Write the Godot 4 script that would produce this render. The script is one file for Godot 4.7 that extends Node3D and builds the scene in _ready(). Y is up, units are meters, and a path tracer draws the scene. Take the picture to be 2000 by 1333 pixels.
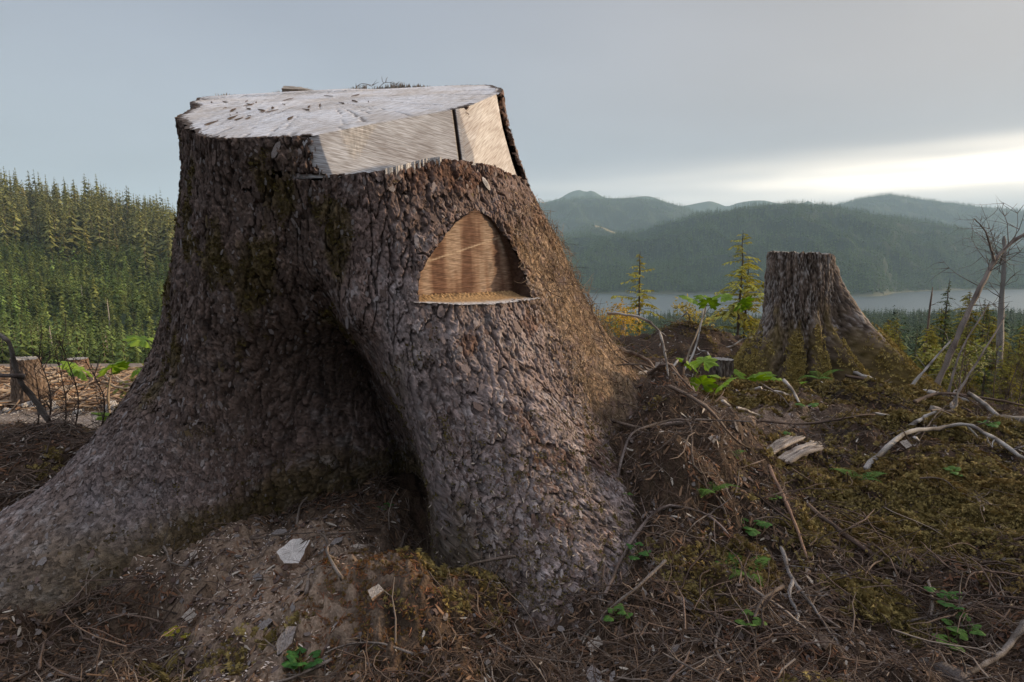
extends Node3D
# A giant spruce stump on a logged hillside above a lake. y is up, metres; the photographer stands at (0, 1.5, 0) and looks along -z.

var rng := RandomNumberGenerator.new()
var taken := {}
const AX := Vector3(-1.23, 0.0, -4.4)     # axis of the giant stump

# ------------------------------------------------------------------ helpers
func nz(sd: int, freq: float, octaves := 3, kind := FastNoiseLite.TYPE_SIMPLEX_SMOOTH) -> FastNoiseLite:
	var n := FastNoiseLite.new()
	n.seed = sd
	n.noise_type = kind
	n.frequency = freq
	n.fractal_type = FastNoiseLite.FRACTAL_FBM if octaves > 1 else FastNoiseLite.FRACTAL_NONE
	n.fractal_octaves = octaves
	return n

func cells(sd: int, freq: float, ret: int, warp := 0.0) -> FastNoiseLite:
	var n := nz(sd, freq, 1, FastNoiseLite.TYPE_CELLULAR)
	n.cellular_distance_function = FastNoiseLite.DISTANCE_EUCLIDEAN
	n.cellular_return_type = ret
	n.cellular_jitter = 1.0
	if warp > 0.0:
		n.domain_warp_enabled = true
		n.domain_warp_amplitude = warp
		n.domain_warp_frequency = freq * 0.8
		n.domain_warp_fractal_octaves = 2
	return n

func sstep(a: float, b: float, x: float) -> float:
	var t := clampf((x - a) / (b - a), 0.0, 1.0)
	return t * t * (3.0 - 2.0 * t)

func lin(r: float, g: float, b: float) -> Color:
	return Color(r, g, b)

func curve(keys: Array, x: float) -> float:      # piecewise smooth through [x, y] pairs
	if x <= keys[0][0]: return keys[0][1]
	for i in range(1, keys.size()):
		if x < keys[i][0]:
			var t: float = (x - keys[i - 1][0]) / (keys[i][0] - keys[i - 1][0])
			var p1: float = keys[i - 1][1]
			var p2: float = keys[i][1]
			var p0: float = keys[i - 2][1] if i > 1 else p1
			var p3: float = keys[i + 1][1] if i + 1 < keys.size() else p2
			return lerpf(lerpf(p1, p2, t), 0.5 * (2.0 * p1 + (p2 - p0) * t + (2.0 * p0 - 5.0 * p1 + 4.0 * p2 - p3) * t * t + (3.0 * p1 - p0 - 3.0 * p2 + p3) * t * t * t), 0.6)
	return keys[-1][1]

func numbered(called: String) -> String:
	var n: int = taken.get(called, -1) + 1
	taken[called] = n
	return called if n == 0 else "%s_%03d" % [called, n]

func tag(o: Node3D, label: String, category: String, group := "", kind := "") -> Node3D:
	if label: o.set_meta("label", label)
	if category: o.set_meta("category", category)
	if group: o.set_meta("group", group)
	if kind: o.set_meta("kind", kind)
	return o

func thing(called: String, at := Vector3.ZERO) -> Node3D:
	var o := Node3D.new()
	o.name = numbered(called)
	add_child(o)
	o.position = at
	return o

func obj(called: String, m: Mesh, material: Material, parent: Node3D = null) -> MeshInstance3D:
	var o := MeshInstance3D.new()
	o.mesh = m
	o.material_override = material
	if parent == null:
		o.name = numbered(called)
		add_child(o)
	else:
		var k := 0
		var nm := called
		while parent.has_node(nm):
			k += 1
			nm = "%s_%03d" % [called, k]
		o.name = nm
		parent.add_child(o)
	return o

func copy(o: Node3D) -> Node3D:
	var c: Node3D = o.duplicate()
	var base := String(o.name)
	if base.length() > 4 and base[-4] == "_" and base.right(3).is_valid_int(): base = base.left(-4)
	c.name = numbered(base)
	add_child(c)
	return c

func mat(c: Color, rough := 0.9, vertex := true) -> StandardMaterial3D:
	var m := StandardMaterial3D.new()
	m.albedo_color = c.linear_to_srgb()
	m.roughness = rough
	m.vertex_color_use_as_albedo = vertex
	m.metallic_specular = 0.3
	return m

func noise_tex(n: FastNoiseLite, size := 512, ramp: Gradient = null, norm := true) -> NoiseTexture2D:
	var t := NoiseTexture2D.new()
	t.width = size
	t.height = size
	t.seamless = true
	t.normalize = norm
	t.noise = n
	if ramp: t.color_ramp = ramp
	return t

func ramp(cols: Array, offs: Array) -> Gradient:
	var g := Gradient.new()
	g.offsets = PackedFloat32Array(offs)
	var cc := PackedColorArray()
	for c in cols: cc.append((c as Color).linear_to_srgb())
	g.colors = cc
	return g

class Buf:
	var v := PackedVector3Array()
	var c := PackedColorArray()
	var n := PackedVector3Array()
	var ix := PackedInt32Array()
	func tri(a: Vector3, b: Vector3, d: Vector3, ca: Color, cb: Color, cd: Color) -> void:
		var k := v.size()
		v.append(a); v.append(b); v.append(d)
		c.append(ca); c.append(cb); c.append(cd)
		var m := (d - a).cross(b - a).normalized()
		n.append(m); n.append(m); n.append(m)
		ix.append(k); ix.append(k + 1); ix.append(k + 2)
	func quad(a: Vector3, b: Vector3, d: Vector3, e: Vector3, col: Color) -> void:
		tri(a, b, d, col, col, col)
		tri(a, d, e, col, col, col)
	func tube(pts: PackedVector3Array, radii: PackedFloat32Array, sides: int, cols: PackedColorArray, lump := 0.0) -> void:
		var up := Vector3(0.31, 0.9, 0.27).normalized()
		var start := v.size()
		for i in pts.size():
			var d := (pts[mini(i + 1, pts.size() - 1)] - pts[maxi(i - 1, 0)]).normalized()
			var s := d.cross(up).normalized()
			if s.length() < 0.5: s = Vector3.RIGHT
			var t := s.cross(d).normalized()
			for k in sides:
				var a := TAU * k / sides
				var o := (s * cos(a) + t * sin(a))
				v.append(pts[i] + o * radii[i] * (1.0 + lump * sin(i * 12.9898 + k * 78.233)))
				n.append(o)
				c.append(cols[i])
		for i in pts.size() - 1:
			for k in sides:
				var a := start + i * sides + k
				var b := start + i * sides + (k + 1) % sides
				ix.append(a); ix.append(b); ix.append(a + sides)
				ix.append(b); ix.append(b + sides); ix.append(a + sides)
		for e in [0, pts.size() - 1]:
			var kk := v.size()
			v.append(pts[e]); n.append((pts[e] - pts[1 if e == 0 else e - 1]).normalized()); c.append(cols[e])
			for k in sides:
				var a: int = start + e * sides + k
				var b: int = start + e * sides + (k + 1) % sides
				ix.append(kk)
				if e == 0:
					ix.append(b); ix.append(a)
				else:
					ix.append(a); ix.append(b)
	func mesh() -> ArrayMesh:
		var arr := []
		arr.resize(Mesh.ARRAY_MAX)
		arr[Mesh.ARRAY_VERTEX] = v
		arr[Mesh.ARRAY_NORMAL] = n
		arr[Mesh.ARRAY_COLOR] = c
		arr[Mesh.ARRAY_INDEX] = ix
		var m := ArrayMesh.new()
		m.add_surface_from_arrays(Mesh.PRIMITIVE_TRIANGLES, arr)
		return m

# a grid of nu x nv points (index j * nu + i), i to the right and j upwards or away as seen from outside; skip marks points whose faces are left out
func grid(P: PackedVector3Array, C: PackedColorArray, nu: int, nv: int, skip := PackedByteArray(), wrap := false, uv := PackedVector2Array()) -> ArrayMesh:
	var N := PackedVector3Array()
	N.resize(nu * nv)
	for j in nv:
		var j0 := maxi(j - 1, 0) * nu
		var j1 := mini(j + 1, nv - 1) * nu
		var r := j * nu
		for i in nu:
			var i0 := i - 1 if i > 0 else (nu - 2 if wrap else 0)
			var i1 := i + 1 if i < nu - 1 else (1 if wrap else nu - 1)
			N[r + i] = (P[r + i1] - P[r + i0]).cross(P[j1 + i] - P[j0 + i]).normalized()
	var ix := PackedInt32Array()
	var sk := skip.size() > 0
	for j in nv - 1:
		for i in nu - 1:
			var a := j * nu + i
			if sk and (skip[a] or skip[a + 1] or skip[a + nu] or skip[a + nu + 1]): continue
			ix.append(a); ix.append(a + nu); ix.append(a + 1)
			ix.append(a + 1); ix.append(a + nu); ix.append(a + nu + 1)
	var arr := []
	arr.resize(Mesh.ARRAY_MAX)
	arr[Mesh.ARRAY_VERTEX] = P
	arr[Mesh.ARRAY_NORMAL] = N
	if C.size(): arr[Mesh.ARRAY_COLOR] = C
	if uv.size(): arr[Mesh.ARRAY_TEX_UV] = uv
	arr[Mesh.ARRAY_INDEX] = ix
	var m := ArrayMesh.new()
	m.add_surface_from_arrays(Mesh.PRIMITIVE_TRIANGLES, arr)
	return m

func scatter(called: String, m: Mesh, material: Material, xf: Array[Transform3D], cols: PackedColorArray, parent: Node3D = null) -> MultiMeshInstance3D:
	var mm := MultiMesh.new()
	mm.transform_format = MultiMesh.TRANSFORM_3D
	mm.use_colors = true
	mm.mesh = m
	mm.instance_count = xf.size()
	for i in xf.size():
		mm.set_instance_transform(i, xf[i])
		mm.set_instance_color(i, cols[i])
	var o := MultiMeshInstance3D.new()
	o.multimesh = mm
	o.material_override = material
	o.set_meta("kind", "stuff")
	if parent:
		var k := 0
		var nm := called
		while parent.has_node(nm):
			k += 1
			nm = "%s_%03d" % [called, k]
		o.name = nm
		parent.add_child(o)
	else:
		o.name = numbered(called)
		add_child(o)
	return o

func mass(called: String, label: String, category: String, group := "") -> Node3D:
	var o := thing(called)
	tag(o, label, category, group, "stuff")
	return o

func turned(up: Vector3, spin: float, scale: Vector3, at: Vector3) -> Transform3D:
	var s := up.cross(Vector3(0.36, 0.48, 0.8)).normalized()
	var b := Basis(s, up, s.cross(up)) * Basis(Vector3.UP, spin)
	return Transform3D(b.scaled_local(scale), at)

# ------------------------------------------------------------------ the giant stump's shape
const TH := [-180.0, -120.0, -90.0, -65.0, -45.0, -30.0, -15.0, -3.0, 5.0, 11.0, 16.0, 20.0, 24.0, 28.0, 38.0, 46.0, 56.0, 68.0, 80.0, 92.0, 120.0, 150.0, 180.0]
const HK := [-0.4, 0.0, 0.3, 0.6, 0.9, 1.2, 1.5, 1.8, 2.1, 2.4, 2.8, 3.3]
const RK := [
	[2.15, 1.95, 1.9, 2.3, 3.2, 2.55, 1.15, 0.78, 0.5, 0.4, 0.38, 0.45, 0.5, 2.3, 2.75, 2.8, 2.7, 2.35, 2.8, 2.95, 2.5, 2.3, 2.15],
	[1.95, 1.8, 1.65, 1.8, 2.5, 1.98, 1.1, 0.75, 0.5, 0.4, 0.38, 0.45, 0.5, 1.98, 2.36, 2.42, 2.3, 2.05, 2.45, 2.6, 2.2, 2.1, 1.95],
	[1.79, 1.7, 1.48, 1.5, 1.82, 1.52, 1.08, 0.75, 0.5, 0.4, 0.4, 0.47, 0.62, 1.74, 2.08, 2.15, 2.08, 1.95, 2.28, 2.4, 2.05, 1.95, 1.79],
	[1.63, 1.62, 1.32, 1.32, 1.5, 1.34, 1.07, 0.77, 0.53, 0.43, 0.48, 0.55, 0.88, 1.58, 1.84, 1.91, 1.87, 1.83, 2.08, 2.18, 1.9, 1.8, 1.63],
	[1.51, 1.56, 1.21, 1.2, 1.225, 1.207, 1.08, 0.84, 0.62, 0.54, 0.66, 0.95, 1.26, 1.53, 1.68, 1.74, 1.71, 1.72, 1.85, 1.98, 1.8, 1.7, 1.51],
	[1.395, 1.5, 1.12, 1.1, 1.133, 1.157, 1.14, 1.03, 0.93, 0.92, 1.17, 1.31, 1.36, 1.46, 1.57, 1.61, 1.59, 1.62, 1.72, 1.8, 1.65, 1.6, 1.395],
	[1.29, 1.47, 1.05, 1.04, 1.075, 1.123, 1.16, 1.13, 1.09, 1.13, 1.19, 1.25, 1.31, 1.38, 1.47, 1.48, 1.45, 1.47, 1.57, 1.63, 1.5, 1.45, 1.29],
	[1.185, 1.44, 1.0, 0.99, 1.027, 1.099, 1.15, 1.14, 1.14, 1.16, 1.19, 1.23, 1.26, 1.3, 1.33, 1.34, 1.35, 1.37, 1.44, 1.48, 1.4, 1.35, 1.185],
	[1.12, 1.42, 0.96, 0.95, 1.0, 1.076, 1.15, 1.14, 1.15, 1.17, 1.19, 1.21, 1.22, 1.23, 1.23, 1.24, 1.25, 1.26, 1.29, 1.31, 1.27, 1.25, 1.12],
	[1.08, 1.4, 0.94, 0.93, 0.98, 1.066, 1.14, 1.13, 1.13, 1.15, 1.16, 1.17, 1.18, 1.18, 1.17, 1.17, 1.17, 1.18, 1.2, 1.21, 1.2, 1.2, 1.08],
	[1.05, 1.37, 0.92, 0.91, 0.97, 1.056, 1.13, 1.12, 1.12, 1.12, 1.13, 1.13, 1.14, 1.14, 1.13, 1.12, 1.12, 1.12, 1.13, 1.14, 1.15, 1.16, 1.05],
	[1.03, 1.3, 0.91, 0.9, 0.96, 1.046, 1.12, 1.11, 1.11, 1.11, 1.12, 1.12, 1.12, 1.12, 1.11, 1.1, 1.1, 1.1, 1.1, 1.11, 1.13, 1.14, 1.03],
]
var rtab := PackedFloat32Array()   # radius every degree and every 5 cm
const RH0 := -0.4
const RHN := 75

func make_rtab() -> void:
	rtab.resize(361 * RHN)
	var rows := []
	for r in RK:
		var keys := []
		for i in TH.size(): keys.append([TH[i], r[i]])
		var row := PackedFloat32Array()
		for d in 361: row.append(curve(keys, d - 180.0))
		rows.append(row)
	for d in 361:
		var keys := []
		for k in HK.size(): keys.append([HK[k], rows[k][d]])
		for j in RHN: rtab[d * RHN + j] = curve(keys, RH0 + j * 0.05)

func stump_r(deg: float, h: float) -> float:
	var x := clampf(deg + 180.0, 0.0, 359.999)
	var y := clampf((h - RH0) / 0.05, 0.0, RHN - 1.001)
	var i := int(x)
	var j := int(y)
	var fx := x - i
	var fy := y - j
	var k := i * RHN + j
	return lerpf(lerpf(rtab[k], rtab[k + 1], fy), lerpf(rtab[k + RHN], rtab[k + RHN + 1], fy), fx)

func top_h(ox: float, oz: float) -> float:      # the slanting saw cut, from offsets to the axis
	return 2.64 + 0.05 * ox - 0.374 * oz - 0.047 * oz * oz

func top_of(deg: float, inset := 0.0) -> float:
	var a := deg_to_rad(deg)
	var h := 2.6
	for k in 8:
		var r := stump_r(deg, h) - inset
		h = lerpf(h, top_h(sin(a) * r, cos(a) * r), 0.7)
	return h

# face cut: two upright saw faces; distance of the wall from the axis along direction deg at height h
const W1 := Vector2(0.496, 0.868)
const W2 := Vector2(0.91, 0.415)
func wall_r(deg: float, h: float) -> float:
	var a := deg_to_rad(deg)
	var s := sin(a)
	var c := cos(a)
	var r := 9.0
	var k1 := s * W1.x + c * W1.y
	var k2 := s * W2.x + c * W2.y
	if k1 > 0.2: r = (1.108 - 0.16 * (h - 2.12)) / k1
	if k2 > 0.2: r = minf(r, (1.212 - 0.16 * (h - 2.1)) / k2)
	return r

func sill_h(deg: float) -> float:
	return curve([[0.0, 1.96], [12.0, 1.97], [20.0, 1.975], [28.0, 2.0], [40.0, 2.08], [52.0, 2.1], [62.0, 2.1], [75.0, 2.08], [90.0, 2.05], [105.0, 2.05]], deg)

# springboard notch in the front buttress
const NN := Vector2(0.707, 0.707)     # azimuth 45 degrees
const ND := 1.32
const NS := 1.33
func notch_half(h: float) -> Vector2:      # left and right limits of the arch at a height
	var t := clampf((h - NS) / 0.48, 0.0, 1.0)
	return Vector2(lerpf(0.13, -0.35, pow(1.0 - pow(t, 1.8), 0.8)), lerpf(0.13, 0.43, pow(1.0 - pow(t, 2.0), 0.62)))
func in_notch(ox: float, oz: float, h: float) -> bool:
	var dist := ox * NN.x + oz * NN.y
	if dist < ND or h > NS + 0.48: return false
	if h < NS - 0.12 * (dist - ND): return false
	var u := ox * NN.y - oz * NN.x
	var lim := notch_half(h)
	return u > lim.x and u < lim.y

# ------------------------------------------------------------------ the ground
var g1: FastNoiseLite
var g2: FastNoiseLite
var g3: FastNoiseLite
var g4: FastNoiseLite
const PL := [[0.0, 0.0], [5.5, 0.0], [7.2, -0.75], [9.0, -1.45], [13.0, -1.75], [15.0, -2.0], [28.0, -3.7], [36.0, -4.6], [60.0, -10.0], [100.0, -17.0], [150.0, -19.5], [250.0, -6.8], [350.0, 12.0], [450.0, 36.0], [520.0, 40.0], [700.0, 30.0], [1200.0, -72.0], [9000.0, -72.0]]
const PR := [[-20.0, 0.0], [-4.0, 0.0], [0.0, -0.15], [3.0, -0.9], [10.0, -3.6], [30.0, -10.0], [60.0, -19.0], [300.0, -44.0], [500.0, -51.0], [700.0, -63.0], [1000.0, -70.0], [9000.0, -70.0]]
var pl := PackedFloat32Array()
var pr := PackedFloat32Array()
# raised places: x, z, radius x, radius z, height
const HUMPS := [
	[2.75, -7.3, 0.9, 0.45, 0.2], [2.4, -6.2, 0.75, 0.32, 0.2], [4.35, -7.0, 0.85, 0.5, 0.22], [3.7, -5.3, 0.7, 0.5, 0.2], [2.75, -3.5, 0.8, 0.6, 0.12],
	[-0.52, -2.52, 0.36, 0.34, 0.24], [-0.85, -2.85, 0.4, 0.35, 0.08], [-3.2, -4.1, 0.8, 0.6, 0.26], [-1.75, -2.6, 0.28, 0.2, -0.2], [1.15, -4.6, 0.75, 0.85, 0.42], [1.05, -3.9, 0.55, 0.75, 0.48], [0.80, -3.25, 0.4, 0.5, 0.2], [-2.1, -2.3, 0.7, 0.6, -0.16], [-0.50, -3.15, 0.26, 0.34, -0.34], [1.28, -4.55, 0.22, 0.3, -0.34], [4.6, -8.4, 1.8, 1.5, -0.46], [3.4, -11.5, 0.9, 0.6, 0.4], [5.3, -6.3, 0.8, 0.6, 0.1], [-1.4, -3.2, 0.9, 0.4, 0.03],
]

func make_ground() -> void:
	g1 = nz(11, 0.45, 4)
	g2 = nz(12, 2.6, 4)
	g3 = nz(13, 0.012, 4)
	g4 = cells(14, 2.3, FastNoiseLite.RETURN_DISTANCE, 0.2)
	for k in 1200:                       # by the square root of the distance
		var d := pow(k * 0.08, 2.0)
		pl.append(curve(PL, d))
		pr.append(curve(PR, d - 20.0))

func table(t: PackedFloat32Array, d: float) -> float:
	var x := clampf(sqrt(maxf(d, 0.0)) / 0.08, 0.0, 1198.9)
	var i := int(x)
	return lerpf(t[i], t[i + 1], x - i)

func ground_y(x: float, z: float) -> float:
	var d := sqrt(x * x + z * z)
	var y := 0.0
	if z < -0.5:
		var az := x / -z
		var dep := -z
		var l := table(pl, dep)
		var dc := 13.0
		if az > 0.3: dc = lerpf(13.0, 6.6, sstep(0.3, 0.85, az))
		var r := table(pr, dep - dc + 20.0)
		y = lerpf(l, r, sstep(-0.42, -0.05, az) if dep < 40.0 else sstep(-0.42, -0.18, az))
	if z < -140.0 and x < 0.0: y -= sstep(140.0, 440.0, -z) * clampf((x / -z + 0.86) * 62.0, -4.0, 42.0) * sstep(900.0, 560.0, -z)
	if d < 40.0:
		for h in HUMPS:
			var q: float = pow((x - h[0]) / h[2], 2.0) + pow((z - h[1]) / h[3], 2.0)
			if q < 6.0: y += h[4] * exp(-q)
		var near := 1.0 - sstep(14.0, 40.0, d)
		y += near * (g1.get_noise_2d(x, z) * 0.16 + g2.get_noise_2d(x, z) * 0.10)
		y += near * 0.16 * maxf(0.0, -0.45 - g4.get_noise_2d(x, z)) * sstep(0.2, 0.9, x)
		if z < -8.5 and z > -13.5 and x < -3.0: y = lerpf(y, -1.6 - 0.05 * (-z - 9.0), 0.8 * sstep(-8.5, -9.3, z) * sstep(-13.5, -12.6, z))
	if d > 14.0:
		y += g3.get_noise_2d(x, z) * minf(d * 0.03, 7.0)
	return y

func ground_n(x: float, z: float) -> Vector3:
	var e := 0.03
	return Vector3(ground_y(x - e, z) - ground_y(x + e, z), 2.0 * e, ground_y(x, z - e) - ground_y(x, z + e)).normalized()

# ------------------------------------------------------------------ sky
const SUN_AZ := 78.0
const SUN_EL := 11.0
func dir_of(az: float, el: float) -> Vector3:
	var a := deg_to_rad(az)
	var e := deg_to_rad(el)
	return Vector3(sin(a) * cos(e), sin(e), -cos(a) * cos(e))

func sky_image() -> Image:
	var w := 1024
	var h := 512
	var im := Image.create(w, h, false, Image.FORMAT_RGBF)
	var n := nz(71, 1.0, 5)
	var n2 := nz(72, 1.0, 4)
	var sun := dir_of(SUN_AZ, SUN_EL)
	var low := Vector3(0.345, 0.393, 0.442)      # slate teal near the horizon away from the sun
	var high := Vector3(0.272, 0.300, 0.362)
	var mauve := Vector3(0.345, 0.335, 0.345)
	for y in h:
		var el := 90.0 - (y + 0.5) * 180.0 / h
		for x in w:
			var az := wrapf((x + 0.5) * 360.0 / w, -180.0, 180.0)      # the picture's edge is straight ahead, -z
			var d := dir_of(az, maxf(el, 0.0))
			var near := (d.dot(sun) + 1.0) * 0.5                # 1 towards the sun
			var e := maxf(el, 0.0)
			var c := low.lerp(high, sstep(2.0, 26.0, e))
			c = c.lerp(mauve, sstep(0.45, 0.95, near) * (0.75 * sstep(4.0, 16.0, e) + 0.25))
			# streaks of the cloud sheet: stretched along the horizon
			var q := Vector3(d.x, 0.0, d.z) / (d.y + 0.12)
			var s := n.get_noise_3d(q.x * 0.55, 3.0, q.z * 0.55)
			var t := n2.get_noise_3d(q.x * 0.16 + 9.0, 5.0, q.z * 0.32)
			c *= 1.0 + 0.10 * s + 0.14 * t
			# the bright gap under the cloud towards the sun
			var gap := exp(-pow((e - 7.0 - 0.012 * (az - 40.0)) / 1.6, 2.0)) * exp(-pow((az - 64.0) / 40.0, 2.0))
			gap *= clampf(1.0 + 0.9 * n.get_noise_3d(az * 0.035, e * 0.75, 1.0), 0.2, 1.6)
			var glow := pow(near, 9.0)
			c += Vector3(1.0, 0.83, 0.61) * (0.20 * glow + 3.6 * gap * (0.35 + 0.65 * pow(near, 5.0)))
			c += Vector3(1.0, 0.86, 0.66) * 0.12 * exp(-pow((e - 3.0) / 5.0, 2.0)) * sstep(0.5, 0.95, near)
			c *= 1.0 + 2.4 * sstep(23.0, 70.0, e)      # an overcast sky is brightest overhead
			im.set_pixel(x, y, Color(c.x, c.y, c.z))
	return im

func make_light() -> void:
	var cam := Camera3D.new()
	cam.name = "camera"
	cam.position = Vector3(0, 1.5, 0)
	cam.rotation_degrees = Vector3(-7.0, 0, 0)
	cam.fov = 58.0
	cam.near = 0.05
	cam.far = 30000.0
	add_child(cam)
	var env := Environment.new()
	env.background_mode = Environment.BG_SKY
	var pan := PanoramaSkyMaterial.new()
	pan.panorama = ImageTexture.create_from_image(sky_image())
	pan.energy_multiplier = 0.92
	env.sky = Sky.new()
	env.sky.sky_material = pan
	env.tonemap_mode = Environment.TONE_MAPPER_LINEAR
	env.tonemap_exposure = 1.45
	env.sdfgi_enabled = true
	env.ssao_enabled = true
	env.ssil_enabled = true
	env.fog_enabled = true
	env.fog_light_color = Color(0.80, 0.92, 0.99)
	env.fog_density = 0.000125
	var we := WorldEnvironment.new()
	we.name = "world_environment"
	we.environment = env
	add_child(we)
	var sun := DirectionalLight3D.new()
	sun.name = "sun"
	sun.light_color = Color(1.0, 0.90, 0.76)
	sun.light_energy = 1.6
	sun.light_angular_distance = 4.0
	sun.shadow_enabled = true
	add_child(sun)
	sun.look_at_from_position(dir_of(SUN_AZ, SUN_EL) * 100.0, Vector3.ZERO)

# ------------------------------------------------------------------ land and water
func build_ground() -> void:
	var az := PackedFloat32Array()
	var a := -180.0
	while a < 180.0:
		az.append(a)
		a += 0.26 if absf(a) < 52.0 else 4.0
	az.append(180.0)
	var rr := PackedFloat32Array()
	var r := 0.25
	while r < 5200.0:
		rr.append(r)
		r *= 1.25 if r < 1.3 else (1.0085 if r < 18.0 else 1.03)
	var nu := az.size()
	var nv := rr.size()
	var P := PackedVector3Array()
	var C := PackedColorArray()
	P.resize(nu * nv)
	C.resize(nu * nv)
	var tone := nz(21, 0.9, 4)
	var fine := nz(22, 9.0, 3)
	var bumps := nz(23, 14.0, 2)
	var dark := Vector3(0.035, 0.024, 0.017)
	for j in nv:
		for i in nu:
			var t := deg_to_rad(az[i])
			var x := sin(t) * rr[j]
			var z := -cos(t) * rr[j]
			var y := ground_y(x, z)
			var c := dark
			var d := rr[j]
			if d < 60.0:
				var q := tone.get_noise_2d(x, z)
				var f := fine.get_noise_2d(x, z)
				c = dark.lerp(Vector3(0.095, 0.060, 0.038), clampf(0.45 + 0.7 * q + 0.5 * f, 0.0, 1.0))
				for s in SAWDUST:
					var k: float = exp(-pow((x - s[0]) / s[2], 2.0) - pow((z - s[1]) / s[3], 2.0)) * s[4]
					if k > 0.03: c = c.lerp(Vector3(0.34, 0.245, 0.18), clampf(k * (0.8 + 1.2 * f + 0.6 * q), 0.0, 0.85))
				if x > -3.0: y += (bumps.get_noise_2d(x, z) * 0.034 + f * 0.018) * (1.0 - sstep(9.0, 20.0, d))
				var road := sstep(-8.3, -9.3, z) * sstep(-13.6, -12.6, z) * sstep(-2.5, -4.0, x)
				road = maxf(road, sstep(-28.0, -29.0, z) * sstep(-36.0, -34.5, z) * sstep(-9.0, -12.0, x))
				c = c.lerp(Vector3(0.29, 0.235, 0.195) * (1.0 + 0.35 * f), road * 0.95)
				if z < -13.2 and x < -4.0: c = c.lerp(Vector3(0.22, 0.135, 0.075) * (1.0 + 0.5 * f), 0.85 * (1.0 - road))
			if d > 36.0: c = c.lerp(Vector3(0.035, 0.048, 0.018), sstep(36.0, 60.0, d))
			P[j * nu + i] = Vector3(x, y, z)
			C[j * nu + i] = Color(c.x, c.y, c.z)
	var m := mat(Color.WHITE, 0.95)
	m.uv1_triplanar = true
	m.uv1_world_triplanar = true
	m.uv1_scale = Vector3(2.2, 2.2, 2.2)
	m.heightmap_enabled = true
	m.heightmap_scale = 1.6
	m.heightmap_texture = noise_tex(nz(24, 0.03, 5), 512)
	m.albedo_texture = noise_tex(nz(25, 0.06, 5), 512, ramp([Color(0.45, 0.42, 0.4), Color(1, 1, 1)], [0.25, 0.75]))
	tag(obj("ground", grid(P, C, nu, nv, PackedByteArray(), true), m), "dark brown debris strewn forest soil of the logged slope", "ground", "", "structure")

const SAWDUST := [[1.95, -6.0, 0.8, 0.6, 1.7], [1.3, -5.4, 0.5, 0.9, 0.9], [-1.0, -2.75, 0.5, 0.45, 1.1], [-0.95, -2.3, 0.3, 0.35, 0.9], [-1.5, -3.1, 0.8, 0.3, 0.7], [1.0, -4.7, 0.5, 0.7, 0.5]]

func build_lake() -> void:
	var m := mat(Color(0.03, 0.05, 0.055), 0.3, false)
	m.metallic_specular = 0.8
	m.uv1_triplanar = true
	m.uv1_world_triplanar = true
	m.uv1_scale = Vector3(0.06, 0.06, 0.06)
	m.normal_enabled = true
	var t := noise_tex(nz(31, 0.02, 4), 512)
	t.as_normal_map = true
	t.bump_strength = 2.0
	m.normal_texture = t
	m.normal_scale = 1.5
	var b := Buf.new()
	b.quad(Vector3(-2500, -60, -250), Vector3(-2500, -60, -5000), Vector3(5000, -60, -5000), Vector3(5000, -60, -250), Color.WHITE)
	tag(obj("lake", b.mesh(), m), "calm grey lake below the forested hills", "lake", "", "structure")

# a hill: crest given by picture-like bearings [bearing, elevation]; bearing in thousandths to the right per depth
class Hill:
	var crest := []
	var ds := 1300.0
	var dc := 2300.0
	var amp := 30.0
	var power := 1.5
	var n: FastNoiseLite
	var lut := PackedFloat32Array()
	var a0 := 0.0
	var a1 := 1.0
	var shore := []

func hill_y(h: Hill, a: float, v: float) -> Vector3:
	var f := clampf((a - h.a0) / (h.a1 - h.a0), 0.0, 1.0) * 399.0
	var i := mini(int(f), 398)
	var s := lerpf(h.lut[i], h.lut[i + 1], f - i)
	var ds := lerpf(h.lut[400 + i], h.lut[401 + i], f - i)
	var d: float = lerpf(ds, h.dc, v)
	var top := 1.5 + s * h.dc
	var x := a * d
	var y: float
	var g := 1.0 - absf(h.n.get_noise_2d(x, d * 0.7)) * 2.0
	if v <= 1.0:
		y = lerpf(-60.5, top, 1.0 - pow(1.0 - v, h.power)) + h.amp * (g - 0.55) * 4.0 * v * (1.0 - v)
	else:
		y = top - (v - 1.0) * (v - 1.0) * 700.0
	return Vector3(x, y, -d)

func make_hill(crest: Array, dc: float, shore: Array, amp: float, freq: float, sd: int, power := 1.5) -> Hill:
	var h := Hill.new()
	h.dc = dc
	h.amp = amp * 1.7
	h.power = power
	h.n = nz(sd, freq, 4)
	h.a0 = (crest[0][0] - 1000.0) / 1202.0
	h.a1 = (crest[-1][0] - 1000.0) / 1202.0
	for i in 400:
		h.lut.append((519.5 - curve(crest, lerpf(crest[0][0], crest[-1][0], i / 399.0))) / 1202.0)
	for i in 400:
		h.lut.append(curve(shore, lerpf(crest[0][0], crest[-1][0], i / 399.0)))
	return h

func hill_mesh(h: Hill, nu: int, nv: int, col: Color, beach := true) -> ArrayMesh:
	var P := PackedVector3Array()
	var C := PackedColorArray()
	for j in nv:
		for i in nu:
			var v := 1.35 * j / (nv - 1.0)
			P.append(hill_y(h, lerpf(h.a0, h.a1, i / (nu - 1.0)), v))
			C.append(Color(0.10, 0.10, 0.07) if j < 1 and beach else col)
	return grid(P, C, nu, nv)

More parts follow.
